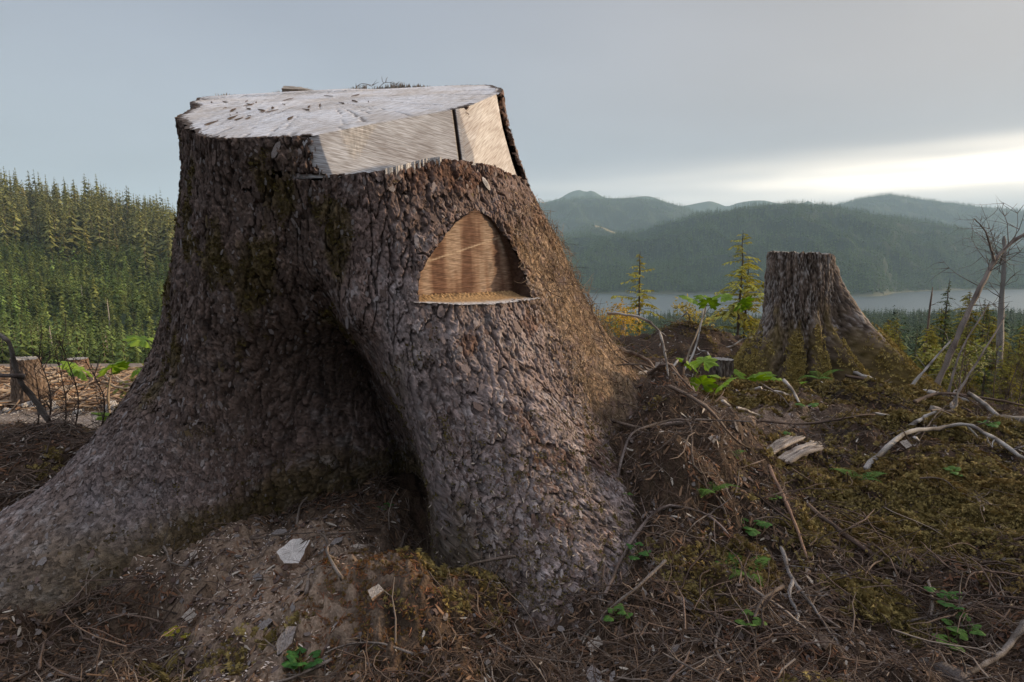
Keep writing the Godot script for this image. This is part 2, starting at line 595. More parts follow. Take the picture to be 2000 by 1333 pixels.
# ------------------------------------------------------------------ conifers seen from afar
func conifer(sd: int, hgt: float, rad: float, whorls: int, per: int, trunk: bool, col: Vector3, bare := 0.1, jag := true) -> Array:
	var r := RandomNumberGenerator.new()
	r.seed = sd
	var b := Buf.new()
	for k in whorls:
		var t := (k + 0.3) / whorls
		var y0 := hgt * lerpf(bare, 0.985, t)
		var y := y0
		var rr := rad * (pow(1.0 - t, 0.8) + 0.04) * r.randf_range(0.6, 1.25)
		if bare > 0.2 and t < 0.25: rr *= 0.6 + t
		var a0 := r.randf() * TAU
		for q in per:
			if jag and r.randf() < 0.1: continue
			var a := a0 + TAU * q / per + r.randf_range(-0.4, 0.4)
			if jag: y = y0 + hgt / whorls * r.randf_range(-0.7, 0.5) * (1.0 - t * 0.6)
			var l := rr * (r.randf_range(0.65, 1.2) if jag else 1.0)
			var dr := r.randf_range(0.3, 0.95)
			var d := Vector3(cos(a), 0, sin(a))
			var s := Vector3(-sin(a), 0, cos(a))
			var p0 := Vector3(0, y + hgt * 0.02, 0)
			var tip := p0 + d * l - Vector3(0, l * dr, 0)
			var w := l * r.randf_range(0.26, 0.42)
			var m := p0 + d * l * 0.55 - Vector3(0, l * dr * 0.35, 0)
			var ml := m + s * w - Vector3(0, w * 0.8, 0)
			var mr := m - s * w - Vector3(0, w * 0.8, 0)
			var v := col * r.randf_range(0.7, 1.35)
			var c := Color(v.x, v.y, v.z)
			b.tri(p0, ml, tip, c, c, c)
			b.tri(p0, tip, mr, c, c, c)
	var tb := Buf.new()
	if trunk:
		tb.tube(PackedVector3Array([Vector3.ZERO, Vector3(0.02, hgt * 0.5, 0), Vector3(0, hgt * 0.98, 0)]), PackedFloat32Array([hgt * 0.013, hgt * 0.008, hgt * 0.001]), 5, PackedColorArray([Color(0.10, 0.075, 0.055), Color(0.10, 0.075, 0.055), Color(0.06, 0.06, 0.03)]))
	return [b.mesh(), tb.mesh() if trunk else null]

func tree_at(x: float, y: float, z: float, s: float, wide: float) -> Transform3D:
	return Transform3D(Basis(Vector3.UP, rng.randf() * TAU).scaled(Vector3(s * wide, s, s * wide)), Vector3(x, y, z))

func build_far_hills() -> void:
	var leaf := mat(Color.WHITE, 0.85)
	var soil := mat(Color.WHITE, 0.95)
	var protos := []
	for k in 3: protos.append(conifer(500 + k, 1.0, 0.16, 7, 5, false, Vector3(0.066, 0.105, 0.036), 0.05)[0])
	var floor_col := Color(0.022, 0.034, 0.016)
	var defs := [
		["far_mountains", "distant blue green peaks along the skyline behind the forested hills", [[980, 408], [1050, 402], [1092, 392], [1104, 384], [1118, 378], [1130, 376], [1141, 380], [1152, 377], [1164, 383], [1178, 391], [1228, 391], [1246, 388], [1264, 388], [1284, 395], [1318, 407], [1340, 404], [1366, 399], [1380, 397], [1394, 401], [1412, 407], [1434, 400], [1462, 396], [1484, 396], [1508, 401], [1546, 403], [1558, 401], [1567, 396], [1577, 401], [1592, 405], [1700, 410], [2200, 440]], 5000.0, [[980, 4200], [2200, 4200]], 40.0, 0.0022, 41, 1.2, 0, 0.0],
		["ridge_hill", "long forested ridge beyond the lake on the stump's side of the view", [[300, 470], [600, 452], [860, 430], [1000, 412], [1060, 402], [1100, 397], [1160, 393], [1240, 393], [1290, 400], [1340, 413], [1390, 430], [1450, 448], [1560, 470]], 3900.0, [[300, 2700], [1560, 2700]], 55.0, 0.0022, 42, 1.35, 26000, 27.0],
		["domed_hill", "broad domed forested hill rising behind the middle hill", [[1440, 455], [1520, 432], [1580, 416], [1640, 401], [1690, 391], [1730, 388], [1780, 395], [1850, 404], [1900, 408], [2000, 421], [2100, 432], [2300, 450]], 4300.0, [[1440, 2900], [2300, 2900]], 60.0, 0.002, 43, 1.35, 26000, 27.0],
		["low_hill", "small forested knoll with a pale clearing on its flank", [[960, 500], [1060, 474], [1110, 459], [1140, 448], [1160, 446], [1190, 456], [1220, 467], [1300, 482], [1420, 520]], 2900.0, [[960, 1900], [1420, 1900]], 30.0, 0.004, 44, 1.4, 9000, 24.0],
		["lakeside_hill", "dark green forested hill sloping down to the far lake shore", [[560, 540], [760, 520], [900, 505], [1000, 492], [1090, 478], [1180, 470], [1240, 463], [1290, 449], [1340, 436], [1400, 424], [1460, 414], [1520, 411], [1600, 414], [1680, 430], [1760, 441], [1830, 449], [1870, 458], [1910, 478], [1960, 494], [2060, 512], [2300, 530]], 2300.0, [[560, 1400], [900, 1380], [1140, 1360], [1300, 1330], [1450, 1320], [1560, 1270], [1640, 1235], [1700, 1228], [1725, 1260], [1745, 1380], [1800, 1480], [1900, 1560], [2000, 1600], [2300, 1650]], 46.0, 0.0032, 45, 1.45, 62000, 24.0],
	]
	var cut := nz(61, 0.004, 2)
	for d in defs:
		var h := make_hill(d[2], d[3], d[4], d[5], d[6], d[7], d[8])
		tag(obj(d[0], hill_mesh(h, 180, 60, floor_col if d[9] > 0 else Color(0.045, 0.07, 0.04), d[0] == "lakeside_hill"), soil), d[1], "hill", "", "structure")
		if d[9] == 0: continue
		var xs := [[] as Array[Transform3D], [] as Array[Transform3D], [] as Array[Transform3D]]
		var cs := [PackedColorArray(), PackedColorArray(), PackedColorArray()]
		for q in int(d[9]):
			var a := rng.randf_range(h.a0, h.a1)
			var v := rng.randf_range(0.012, 1.06)
			if v > 1.0 and rng.randf() < 0.3: continue
			var p := hill_y(h, a, v)
			var ht: float = d[10] * rng.randf_range(0.6, 1.2)
			var tone := rng.randf_range(0.6, 1.35)
			if d[0] == "low_hill":
				var px := 1000.0 + a * 1202.0
				if px > 1158.0 and px < 1215.0 and v > 0.86 and v < 1.0 + 0.1: continue
			var young := cut.get_noise_2d(p.x, p.z) > 0.25
			if young: ht *= 0.62
			var k := rng.randi() % 3
			xs[k].append(tree_at(p.x, p.y - 1.0, p.z, ht, rng.randf_range(0.8, 1.25)))
			cs[k].append(Color(tone * (1.12 if young else 1.0), tone * (1.1 if young else 1.0), tone))
		var wood := mass("forest", "dense dark conifer forest covering the %s" % {"ridge_hill": "long ridge beyond the lake", "domed_hill": "domed hill at the skyline", "low_hill": "knoll with the clearing", "lakeside_hill": "hill on the far lake shore"}[d[0]], "forest")
		for k in 3: scatter("conifers", protos[k], leaf, xs[k], cs[k], wood)
	# the clearing on the knoll
	var hh := make_hill(defs[3][2], 2900.0, defs[3][4], 30.0, 0.004, 44, 1.4)
	var P := PackedVector3Array()
	for j in 12:
		for i in 12:
			P.append(hill_y(hh, (lerpf(1160, 1214, i / 11.0) - 1000.0) / 1202.0, lerpf(0.87, 1.0, j / 11.0)) + Vector3(0, 4.0, 3.0))
	tag(obj("clearing", grid(P, PackedColorArray(), 12, 12), mat(Color(0.30, 0.22, 0.11), 0.95, false)), "pale tan logged clearing on the flank of the knoll", "clearing", "", "structure")

func build_left_hillside() -> void:
	var leaf := mat(Color.WHITE, 0.85)
	leaf.backlight_enabled = true
	leaf.backlight = Color(0.6, 0.6, 0.25)
	var bark := mat(Color.WHITE, 0.95)
	var olds := []
	var youngs := []
	for k in 7: olds.append(conifer(600 + k, 1.0, [0.15, 0.12, 0.17, 0.14, 0.11, 0.16, 0.13][k], [15, 19, 14, 20, 16, 13, 18][k], 6, true, Vector3(0.140, 0.138, 0.046) * [1.0, 1.35, 0.7, 1.15, 0.85, 1.25, 0.6][k], [0.16, 0.3, 0.1, 0.22, 0.38, 0.14, 0.12][k]))
	for k in 7: youngs.append(conifer(620 + k, 1.0, [0.2, 0.17, 0.22, 0.19, 0.16, 0.24, 0.18][k], [13, 11, 14, 12, 15, 10, 13][k], 7, true, Vector3(0.115, 0.150, 0.042) * [1.0, 1.3, 0.75, 1.15, 0.65, 1.2, 0.9][k], 0.03))
	# every place where a tree could stand, biggest in view first
	var spots := []
	for q in 11400:
		var dep := sqrt(rng.randf_range(90.0 * 90.0, 505.0 * 505.0))
		if q >= 9000 and q < 9400: dep = rng.randf_range(84.0, 140.0)
		var px := rng.randf_range(-130.0, 440.0) if q < 9400 else rng.randf_range(440.0, 720.0)
		var x := (px - 1000.0) / 1202.0 * dep
		var old := dep > 320.0 + 70.0 * g3.get_noise_2d(x * 3.0, dep * 3.0) + rng.randf_range(-40, 40)
		if old and rng.randf() < (0.70 if dep < 455.0 else 0.86): continue
		if not old and rng.randf() < 0.25: continue
		if dep < 200.0 and q < 9000 and rng.randf() < 0.45: continue
		var ht: float
		if old: ht = rng.randf_range(16.0, 31.0) + 13.0 * pow(rng.randf(), 2.0)
		else: ht = rng.randf_range(5.0, 11.5) + sstep(120.0, 300.0, dep) * rng.randf_range(2.0, 6.0)
		spots.append([ht / dep * (0.05 if px < -20.0 or px > 350.0 else 1.0), x, dep, ht, old])
	spots.sort_custom(func(p, q): return p[0] > q[0])
	var protos := {}
	var xs := {}
	var cs := {}
	for n in spots.size():
		var s = spots[n]
		var old: bool = s[4]
		var k := rng.randi() % 7
		var y := ground_y(s[1], -s[2]) - 0.3
		var tone := rng.randf_range(0.6, 1.3)
		var warm := rng.randf_range(0.9, 1.25)
		var t := tree_at(s[1], y, -s[2], s[3], rng.randf_range(0.85, 1.2))
		if n < 290:
			var key := "%s%d" % ["old" if old else "young", k]
			var o: Node3D
			if not protos.has(key):
				o = thing("conifer_tree")
				obj("crown", (olds if old else youngs)[k][0], leaf, o)
				obj("trunk", (olds if old else youngs)[k][1], bark, o)
				protos[key] = o
			else: o = copy(protos[key])
			o.transform = t
			if old: tag(o, "tall olive spruce of the old stand on the ridge beyond the gravel road", "conifer tree", "old conifers on the ridge crest")
			else: tag(o, "bushy young green spruce on the slope beyond the gravel road", "conifer tree", "young conifers on the slope below the ridge")
		else:
			var key := "%s%d" % ["old" if old else "young", k]
			if not xs.has(key):
				xs[key] = [] as Array[Transform3D]
				cs[key] = PackedColorArray()
			xs[key].append(t)
			tone *= rng.randf_range(0.6, 1.2)
			cs[key].append(Color(tone * warm, tone, tone * 0.9))
	var old_wood := mass("forest", "old tall conifers filling the ridge beyond the gravel road", "forest")
	var young_wood := mass("forest", "replanted young conifers filling the slope beyond the gravel road", "forest")
	for key in xs:
		var src = (olds if key.begins_with("old") else youngs)[int(key.right(1))]
		scatter("conifers", src[0], leaf, xs[key], cs[key], old_wood if key.begins_with("old") else young_wood)
	# bare grey snags standing among them
	var sb := Buf.new()
	sb.tube(PackedVector3Array([Vector3.ZERO, Vector3(0.1, 4.0, 0), Vector3(0.0, 8.0, 0.1), Vector3(0.05, 9.5, 0.1)]), PackedFloat32Array([0.24, 0.17, 0.1, 0.03]), 6, PackedColorArray([Color(0.3, 0.25, 0.2), Color(0.36, 0.31, 0.26), Color(0.36, 0.31, 0.26), Color(0.36, 0.31, 0.26)]))
	for k in 7: sb.tube(PackedVector3Array([Vector3(0.05, 3.5 + k * 0.8, 0.0), Vector3(cos(k * 2.4) * 0.7, 3.4 + k * 0.8, sin(k * 2.4) * 0.7)]), PackedFloat32Array([0.04, 0.015]), 4, PackedColorArray([Color(0.3, 0.27, 0.23), Color(0.3, 0.27, 0.23)]))
	var first: Node3D = null
	for s in [[8, 110.0, 1.1, 12.0], [66, 150.0, 0.9, -3.0], [95, 118.0, 0.8, 2.0], [205, 105.0, 0.85, 3.0], [210, 170.0, 1.0, 0.0], [143, 320.0, 1.3, 0.0], [262, 330.0, 1.4, 1.0], [160, 200.0, 0.8, -2.0]]:
		var o: Node3D
		if first == null:
			first = obj("dead_snag", sb.mesh(), bark)
			o = first
		else: o = copy(first)
		var x: float = (s[0] - 1000.0) / 1202.0 * s[1]
		o.position = Vector3(x, ground_y(x, -s[1]) - 0.2, -s[1])
		o.rotation_degrees.z = s[3]
		o.scale = Vector3.ONE * s[2]
		tag(o, "bare pale dead trunk standing among the young conifers", "dead tree", "bare dead trunks among the conifers")

func build_valley_forest() -> void:
	var leaf := mat(Color.WHITE, 0.85)
	var protos := []
	for k in 4: protos.append(conifer(640 + k, 1.0, 0.17, 12, 6, false, Vector3(0.055, 0.078, 0.034), 0.05)[0])
	var wood := mass("forest", "dark conifer forest on the near shore below the stumps", "forest")
	for k in 4:
		var xs: Array[Transform3D] = []
		var cs := PackedColorArray()
		for q in 3900:
			var dep := sqrt(rng.randf_range(110.0 * 110.0, 690.0 * 690.0))
			var x := rng.randf_range(-0.28, 1.0) * dep
			var y := ground_y(x, -dep)
			if y < -58.5: continue
			var s := rng.randf_range(9.0, 17.0)
			var px := 1000.0 + x / dep * 1202.0
			s *= lerpf(0.78, 1.1, sstep(1150.0, 1800.0, px))
			if px > 1440.0 and px < 1640.0: s *= 0.75
			xs.append(tree_at(x, y - 0.4, -dep, s, rng.randf_range(0.85, 1.2)))
			var tone := rng.randf_range(0.6, 1.35)
			cs.append(Color(tone * rng.randf_range(0.95, 1.15), tone, tone * 0.9))
		scatter("conifers", protos[k], leaf, xs, cs, wood)

# ------------------------------------------------------------------ the giant stump
var b_plate: FastNoiseLite
var b_value: FastNoiseLite
var b_big: FastNoiseLite
var b_furrow: FastNoiseLite
var b_fine: FastNoiseLite
var b_zone: FastNoiseLite
var b_spot: FastNoiseLite
var sh_disp := 0.0
var sh_col := Vector3.ZERO

func make_bark_noise() -> void:
	b_plate = cells(101, 25.0, FastNoiseLite.RETURN_DISTANCE2_SUB, 0.03)
	b_value = cells(101, 25.0, FastNoiseLite.RETURN_CELL_VALUE, 0.03)
	b_big = nz(102, 1.1, 3)
	b_furrow = nz(103, 6.5, 3)
	b_fine = nz(104, 48.0, 3)
	b_zone = nz(105, 2.2, 3)
	b_spot = nz(106, 9.0, 3)

func zone_col(deg: float, h: float, p: Vector3) -> Vector3:
	var q := b_zone.get_noise_3dv(p)
	var s := b_spot.get_noise_3dv(p)
	var c := Vector3(0.160, 0.113, 0.098)
	# darker brown tone on the face beside the groove, fading out low down
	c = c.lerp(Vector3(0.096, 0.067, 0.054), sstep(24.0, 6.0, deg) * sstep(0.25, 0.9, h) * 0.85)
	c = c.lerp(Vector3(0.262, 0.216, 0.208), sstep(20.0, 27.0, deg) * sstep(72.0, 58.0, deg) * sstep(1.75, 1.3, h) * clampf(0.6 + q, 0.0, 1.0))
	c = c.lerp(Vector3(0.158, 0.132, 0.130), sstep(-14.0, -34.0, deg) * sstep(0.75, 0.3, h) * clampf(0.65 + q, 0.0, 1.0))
	# red brown inner bark where scales have fallen
	var red := sstep(0.12, 0.34, q + 0.25 * s) * sstep(20.0, 40.0, deg)
	c = c.lerp(Vector3(0.120, 0.062, 0.040), 0.8 * red)
	# pale grey lichen
	c = c.lerp(Vector3(0.40, 0.37, 0.37), sstep(0.15, 0.5, s - 0.15 * q) * 0.38 * (0.35 + 0.65 * sstep(1.9, 1.0, h)) * (1.0 - 0.7 * sstep(20.0, 5.0, deg) * sstep(0.3, 0.8, h)))
	# sawdust lying on the flank
	var dust := sstep(58.0, 71.0, deg + 8.0 * q) * sstep(125.0, 100.0, deg) * sstep(2.0, 1.5, h)
	c = c.lerp(Vector3(0.27, 0.185, 0.115) * lerpf(0.5, 1.0, sstep(0.3, 1.2, h + 0.4 * q)), dust * clampf(0.65 + 1.3 * s + 0.6 * q, 0.0, 0.9))
	# moss
	var moss := sstep(0.12, 0.42, b_zone.get_noise_3d(p.x * 1.3 + 7.0, p.y * 0.8, p.z * 1.3)) * sstep(35.0, 12.0, deg) * sstep(0.4, 0.9, h)
	moss = maxf(moss, sstep(0.42, 0.1, h + 0.3 * q) * sstep(34.0, 24.0, deg) * sstep(-50.0, -18.0, deg))
	c = c.lerp(Vector3(0.085, 0.062, 0.022), 0.75 * moss)
	return c

func bark_at(deg: float, h: float, p: Vector3) -> void:
	var y := p.y * 0.48
	var pl8 := b_plate.get_noise_3d(p.x, y, p.z) + 1.0
	var val := b_value.get_noise_3d(p.x, y, p.z)
	var fur := 1.0 - absf(b_furrow.get_noise_3d(p.x, p.y * 0.30, p.z)) * 4.0
	var fine := b_fine.get_noise_3d(p.x, p.y * 0.8, p.z)
	var edge := sstep(0.0, 0.20, pl8)
	var deep := sstep(0.72, 1.0, 1.0 - absf(b_furrow.get_noise_3d(p.x * 0.62 + 20.0, p.y * 0.13, p.z * 0.62)) * 7.0)
	var crack := maxf(sstep(0.5, 1.0, fur), deep) * (1.0 - 0.85 * sstep(0.75, 0.35, h) * sstep(-10.0, -28.0, deg))
	var amp := 1.0 - 0.55 * sstep(60.0, 72.0, deg) * sstep(1.9, 1.4, h)
	sh_disp = b_big.get_noise_3dv(p) * 0.055 + (0.005 * edge + 0.006 * val * edge - 0.021 * crack - 0.012 * deep + 0.009 * fine) * amp
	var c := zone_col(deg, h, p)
	c *= (1.5 + 0.42 * val + 0.95 * fine)
	c *= lerpf(1.0, 0.62, (1.0 - edge) * amp) * lerpf(1.0, 0.52, crack * amp)
	sh_col = c

func cut_zone(deg: float, h: float, r: float) -> bool:      # is this point of the bark sawn away?
	if deg > 0.0 and deg < 83.0 + 4.0 * b_zone.get_noise_1d(h * 4.0) and h > sill_h(deg) and r + 0.05 * absf(b_zone.get_noise_2d(deg * 0.12, h * 3.0)) > wall_r(deg, h): return true
	if deg > 15.0 and deg < 85.0 and h < NS + 0.49 and h > NS - 0.22:
		var a := deg_to_rad(deg)
		return in_notch(sin(a) * r, cos(a) * r, h)
	return false

func st_pos(deg: float, h: float, r: float) -> Vector3:
	var a := deg_to_rad(deg)
	return Vector3(sin(a) * r, h, cos(a) * r)

func hollow(deg: float, h: float, r: float) -> Vector3:      # the hollow runs in behind the front buttress
	var lean := Vector3(0.21, 0.0, 0.02) * (sstep(21.0, 29.0, deg) * sstep(98.0, 62.0, deg) * sstep(1.2, -0.15, h))      # its foot reaches down the slope
	return lean + Vector3(0.37, 0.0, -0.06) * (sstep(1.6, 0.5, r) * sstep(-14.0, 8.0, deg) * sstep(32.0, 26.0, deg) * clampf((1.40 - h) / 1.1, 0.0, 1.0))

func bark_dist(u: float, h: float) -> float:
	var lo := 0.8
	var hi := 2.4
	for k in 18:
		var m := (lo + hi) * 0.5
		var ox := NN.x * m + NN.y * u
		var oz := NN.y * m - NN.x * u
		if sqrt(ox * ox + oz * oz) < stump_r(rad_to_deg(atan2(ox, oz)), h): lo = m
		else: hi = m
	return lo

var wood_m: StandardMaterial3D
func build_giant_stump() -> Node3D:
	var st := thing("giant_stump", AX)
	var degs := PackedFloat32Array()
	var a := -180.0
	while a < 180.0:
		degs.append(a)
		if a > -100.0 and a < 108.0: a += 0.15 if a > 18.0 and a < 60.0 else 0.22
		else: a += 2.5
	degs.append(180.0)
	var nu := degs.size()
	var nv := 540
	var P := PackedVector3Array()
	var C := PackedColorArray()
	var K := PackedByteArray()
	P.resize(nu * nv)
	C.resize(nu * nv)
	K.resize(nu * nv)
	for i in nu:
		var dg := degs[i]
		var ht := top_of(dg)
		var an := deg_to_rad(dg)
		var sn := sin(an)
		var cs := cos(an)
		for j in nv:
			var h := lerpf(-0.45, ht, pow(j / (nv - 1.0), 1.3))
			var r := stump_r(dg, h)
			var p := Vector3(sn * r, h, cs * r)
			var k := j * nu + i
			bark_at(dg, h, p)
			var d := sh_disp
			if dg > -1.5 and dg < 13.0 and absf(h - 1.965 + 0.0012 * dg) < 0.013:
				d -= 0.10
				sh_col *= 0.4
			if cut_zone(dg, h, r): K[k] = 1
			P[k] = Vector3(sn * (r + d), h, cs * (r + d)) + hollow(dg, h, r)
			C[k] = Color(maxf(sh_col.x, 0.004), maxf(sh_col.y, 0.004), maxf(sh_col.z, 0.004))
	var bm := mat(Color.WHITE, 0.88)
	bm.uv1_triplanar = true
	bm.uv1_world_triplanar = true
	bm.uv1_scale = Vector3(5, 5, 5)
	bm.heightmap_enabled = true
	bm.heightmap_scale = 0.5
	bm.heightmap_texture = noise_tex(nz(110, 0.06, 5), 512)
	bm.albedo_texture = noise_tex(nz(111, 0.1, 5), 512, ramp([Color(0.55, 0.52, 0.5), Color(1, 1, 1)], [0.3, 0.7]))
	obj("bark", grid(P, C, nu, nv, K, true), bm, st)

	# sawn wood
	wood_m = mat(Color.WHITE, 0.8)
	wood_m.heightmap_enabled = true
	wood_m.heightmap_scale = 0.25
	wood_m.heightmap_texture = noise_tex(nz(120, 0.02, 5), 512)
	wood_m.albedo_texture = noise_tex(nz(121, 0.03, 5), 512, ramp([Color(0.62, 0.58, 0.55), Color(1, 1, 1)], [0.3, 0.65]))
	wood_m.uv1_scale = Vector3(9.0, 0.8, 1.0)
	var ck := nz(122, 1.0, 3)
	var UV := PackedVector2Array()
	P = PackedVector3Array()
	C = PackedColorArray()
	nu = 481
	nv = 110
	for j in nv:
		var v := 1.0 - j / (nv - 1.0)           # from the rim to the heart
		for i in nu:
			var dg := -180.0 + 360.0 * i / (nu - 1.0)
			var ht := top_of(dg)
			var rm := stump_r(dg, ht)
			bark_at(dg, ht, st_pos(dg, ht, rm))
			rm += sh_disp
			var bark_w := 0.035
			if dg > 0.0 and dg < 84.0:
				var wr := wall_r(dg, ht)
				wr = wall_r(dg, top_h(sin(deg_to_rad(dg)) * wr, cos(deg_to_rad(dg)) * wr))
				if wr < rm:
					rm = wr
					bark_w = 0.0
			var r := rm * pow(v, 0.8)
			var p := st_pos(dg, 0.0, r)
			# saw ridges run across, the heart lies off centre, checks run out from it
			var across := p.x * 0.55 + p.z * 0.83
			var saw := ck.get_noise_2d(across * 34.0, (p.x - p.z) * 0.6)
			var hx := p.x + 0.1
			var hz := p.z + 0.05
			var ang := atan2(hx, hz)
			var rad := sqrt(hx * hx + hz * hz)
			var check := sstep(0.34, 0.56, ck.get_noise_2d(ang * 26.0, rad * 0.9 + 20.0)) * sstep(0.15, 0.5, rad)
			var ring := ck.get_noise_1d((rad + 0.02 * ck.get_noise_2d(ang * 2.0, 5.0)) * 95.0)
			var pat := ck.get_noise_2d(p.x * 2.2 + 50.0, p.z * 2.2)
			var step := 0.018 * sstep(-0.62, -0.66, p.z + 0.12 * p.x) * sstep(0.2, -0.2, p.x)
			p.y = top_h(p.x, p.z) + saw * 0.004 - check * 0.006 + step
			var c := Vector3(0.74, 0.71, 0.70).lerp(Vector3(0.56, 0.49, 0.43), clampf(0.28 + 0.9 * pat + 0.5 * ring, 0.0, 0.9))
			c *= 1.0 + 0.16 * saw
			c = c.lerp(Vector3(0.12, 0.085, 0.06), check * 0.75)
			if rm - r < bark_w * (1.0 + ck.get_noise_1d(dg * 0.9)) and bark_w > 0.0: c = Vector3(0.10, 0.07, 0.052) * (1.0 + 0.5 * saw)
			P.append(p)
			C.append(Color(c.x, c.y, c.z))
			UV.append(Vector2(across, (p.x - p.z) * 0.7))
	obj("sawn_top", grid(P, C, nu, nv, PackedByteArray(), true, UV), wood_m, st)

	# the two upright faces of the face cut, with the open check between them
	degs = PackedFloat32Array()
	a = 4.0
	while a < 97.0:
		degs.append(a)
		a += 0.3
		if a > 50.5 and a < 52.0:
			degs.append_array(PackedFloat32Array([50.88, 50.9, 51.56, 51.58]))
			a = 52.0
	nu = degs.size()
	nv = 70
	P = PackedVector3Array()
	C = PackedColorArray()
	UV = PackedVector2Array()
	K = PackedByteArray()
	for j in nv:
		for i in nu:
			var dg := degs[i]
			var an := deg_to_rad(dg)
			var wt := 2.4
			for k in 6:
				var rr := wall_r(dg, wt)
				wt = lerpf(wt, top_h(sin(an) * rr, cos(an) * rr), 0.7)
			var s0 := sill_h(dg) - 0.02
			var h := lerpf(s0, maxf(wt, s0 + 0.01), j / (nv - 1.0))
			var br := stump_r(dg, h)
			var r := wall_r(dg, h)
			r = minf(r, br - 0.012 - 0.02 * sstep(78.0, 86.0, dg))
			K.append(1 if r > br + 0.05 or wt < s0 + 0.02 else 0)
			var p := st_pos(dg, h, r)
			var lean := p.x * 0.8 - p.z * 0.6
			var panel2 := dg > 52.8
			# curved saw kerf marks; they rise to one side on the second face
			var q := h * 60.0 + (lean * 10.0 if not panel2 else -lean * 46.0)
			var saw := ck.get_noise_2d(q, lean * 1.5)
			var r2 := r + saw * 0.0015
			var tear := 0.0
			if not panel2:      # torn fibres under the rim
				tear = sstep(0.03, 0.0, absf(lean + 0.28 + 0.2 * (wt - h)) - 0.09 * maxf(0.0, 1.0 - (wt - h) / 0.17) - 0.02 * ck.get_noise_1d(h * 40.0)) * sstep(0.19, 0.12, wt - h + 0.05 * ck.get_noise_1d(lean * 120.0))
			if dg > 50.89 and dg < 51.57: r2 -= 0.14
			var pat := ck.get_noise_2d(lean * 3.0 + 90.0, h * 5.0)
			var c := Vector3(0.52, 0.512, 0.525).lerp(Vector3(0.385, 0.363, 0.363), clampf(0.45 + 0.9 * pat, 0.0, 0.9))
			if panel2: c = Vector3(0.50, 0.475, 0.465).lerp(Vector3(0.42, 0.38, 0.36), clampf(0.4 + 0.8 * pat, 0.0, 0.9))
			c *= 1.12 * (1.0 + 0.07 * saw)
			c = c.lerp(Vector3(0.66, 0.61, 0.56) * (0.85 + 0.5 * ck.get_noise_1d(lean * 260.0)), tear * 0.8)
			if dg > 50.85 and dg < 51.6: c = Vector3(0.05, 0.035, 0.025)
			P.append(st_pos(dg, h, r2))
			C.append(Color(c.x, c.y, c.z))
			UV.append(Vector2(h * 1.0 + lean * (0.17 if not panel2 else -0.75), lean * 0.8))
	var fm: StandardMaterial3D = wood_m.duplicate()
	fm.heightmap_scale = 0.1
	obj("face_cut_wall", grid(P, C, nu, nv, K, false, UV), fm, st)
	# the sill under it
	P = PackedVector3Array()
	C = PackedColorArray()
	UV = PackedVector2Array()
	K = PackedByteArray()
	nv = 8
	for j in nv:
		for i in nu:
			var dg := degs[i]
			var h := sill_h(dg)
			var wr := wall_r(dg, h) - 0.01
			var br := stump_r(dg, h)
			bark_at(dg, h, st_pos(dg, h, br))
			br += sh_disp
			K.append(1 if br < wr + 0.005 else 0)
			var p := st_pos(dg, h - 0.004 - 0.012 * (1.0 - j / (nv - 1.0)), lerpf(maxf(br, wr), wr, j / (nv - 1.0)))
			P.append(p)
			var c := Vector3(0.5, 0.46, 0.42) * (0.8 + 0.5 * ck.get_noise_2d(dg * 3.0, j * 0.7))
			if dg > 56.0: c = Vector3(0.36, 0.25, 0.15) * (0.8 + 0.6 * ck.get_noise_2d(dg * 5.0, j * 0.7))
			if j < 2: c = c.lerp(Vector3(0.08, 0.05, 0.04), 0.9 * sstep(0.1, -0.1, ck.get_noise_1d(dg * 0.4)))
			C.append(Color(c.x, c.y, c.z))
			UV.append(Vector2(p.x, p.z))
	obj("face_cut_sill", grid(P, C, nu, nv, K, false, UV), wood_m, st)

	# springboard notch: upright face, floor and rim
	P = PackedVector3Array()
	C = PackedColorArray()
	UV = PackedVector2Array()
	nu = 150
	nv = 90
	for j in nv:
		var h := NS - 0.02 + 0.51 * j / (nv - 1.0)
		var lim := notch_half(h)
		lim = Vector2(lim.x - 0.012, lim.y + 0.012)
		for i in nu:
			var u := lerpf(lim.x, lim.y, i / (nu - 1.0))
			var saw := ck.get_noise_2d((h - 1.33) * 70.0 + u * 10.0 * sin(h * 9.0) - u * u * 16.0, u * 2.2 + 300.0)
			var dd := minf(ND, bark_dist(u, h) - 0.004) + saw * 0.002
			var stain := ck.get_noise_2d(u * 7.0 + 0.6 * (h - NS), (h - NS) * 1.3 + 40.0)
			var c := Vector3(0.26, 0.165, 0.112).lerp(Vector3(0.14, 0.073, 0.047), sstep(-0.1, 0.4, stain))
			c = c.lerp(Vector3(0.36, 0.265, 0.195), sstep(0.0, -0.4, stain) * 0.7)
			c *= 1.0 + 0.5 * saw
			var line := absf(h - (NS + 0.155 + 0.27 * (u + 0.35)))       # one stray pale kerf
			c = c.lerp(Vector3(0.5, 0.38, 0.27), sstep(0.006, 0.002, line) * 0.8)
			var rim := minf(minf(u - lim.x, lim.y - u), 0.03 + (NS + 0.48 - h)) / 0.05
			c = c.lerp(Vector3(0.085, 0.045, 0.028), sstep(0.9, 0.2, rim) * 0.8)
			P.append(Vector3(NN.x * dd + NN.y * u, h, NN.y * dd - NN.x * u))
			C.append(Color(c.x, c.y, c.z))
			UV.append(Vector2(h - u * 0.05, u))
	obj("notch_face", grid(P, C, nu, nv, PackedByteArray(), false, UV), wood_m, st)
	P = PackedVector3Array()
	C = PackedColorArray()
	UV = PackedVector2Array()
	nu = 160
	nv = 40
	var l0 := notch_half(NS)
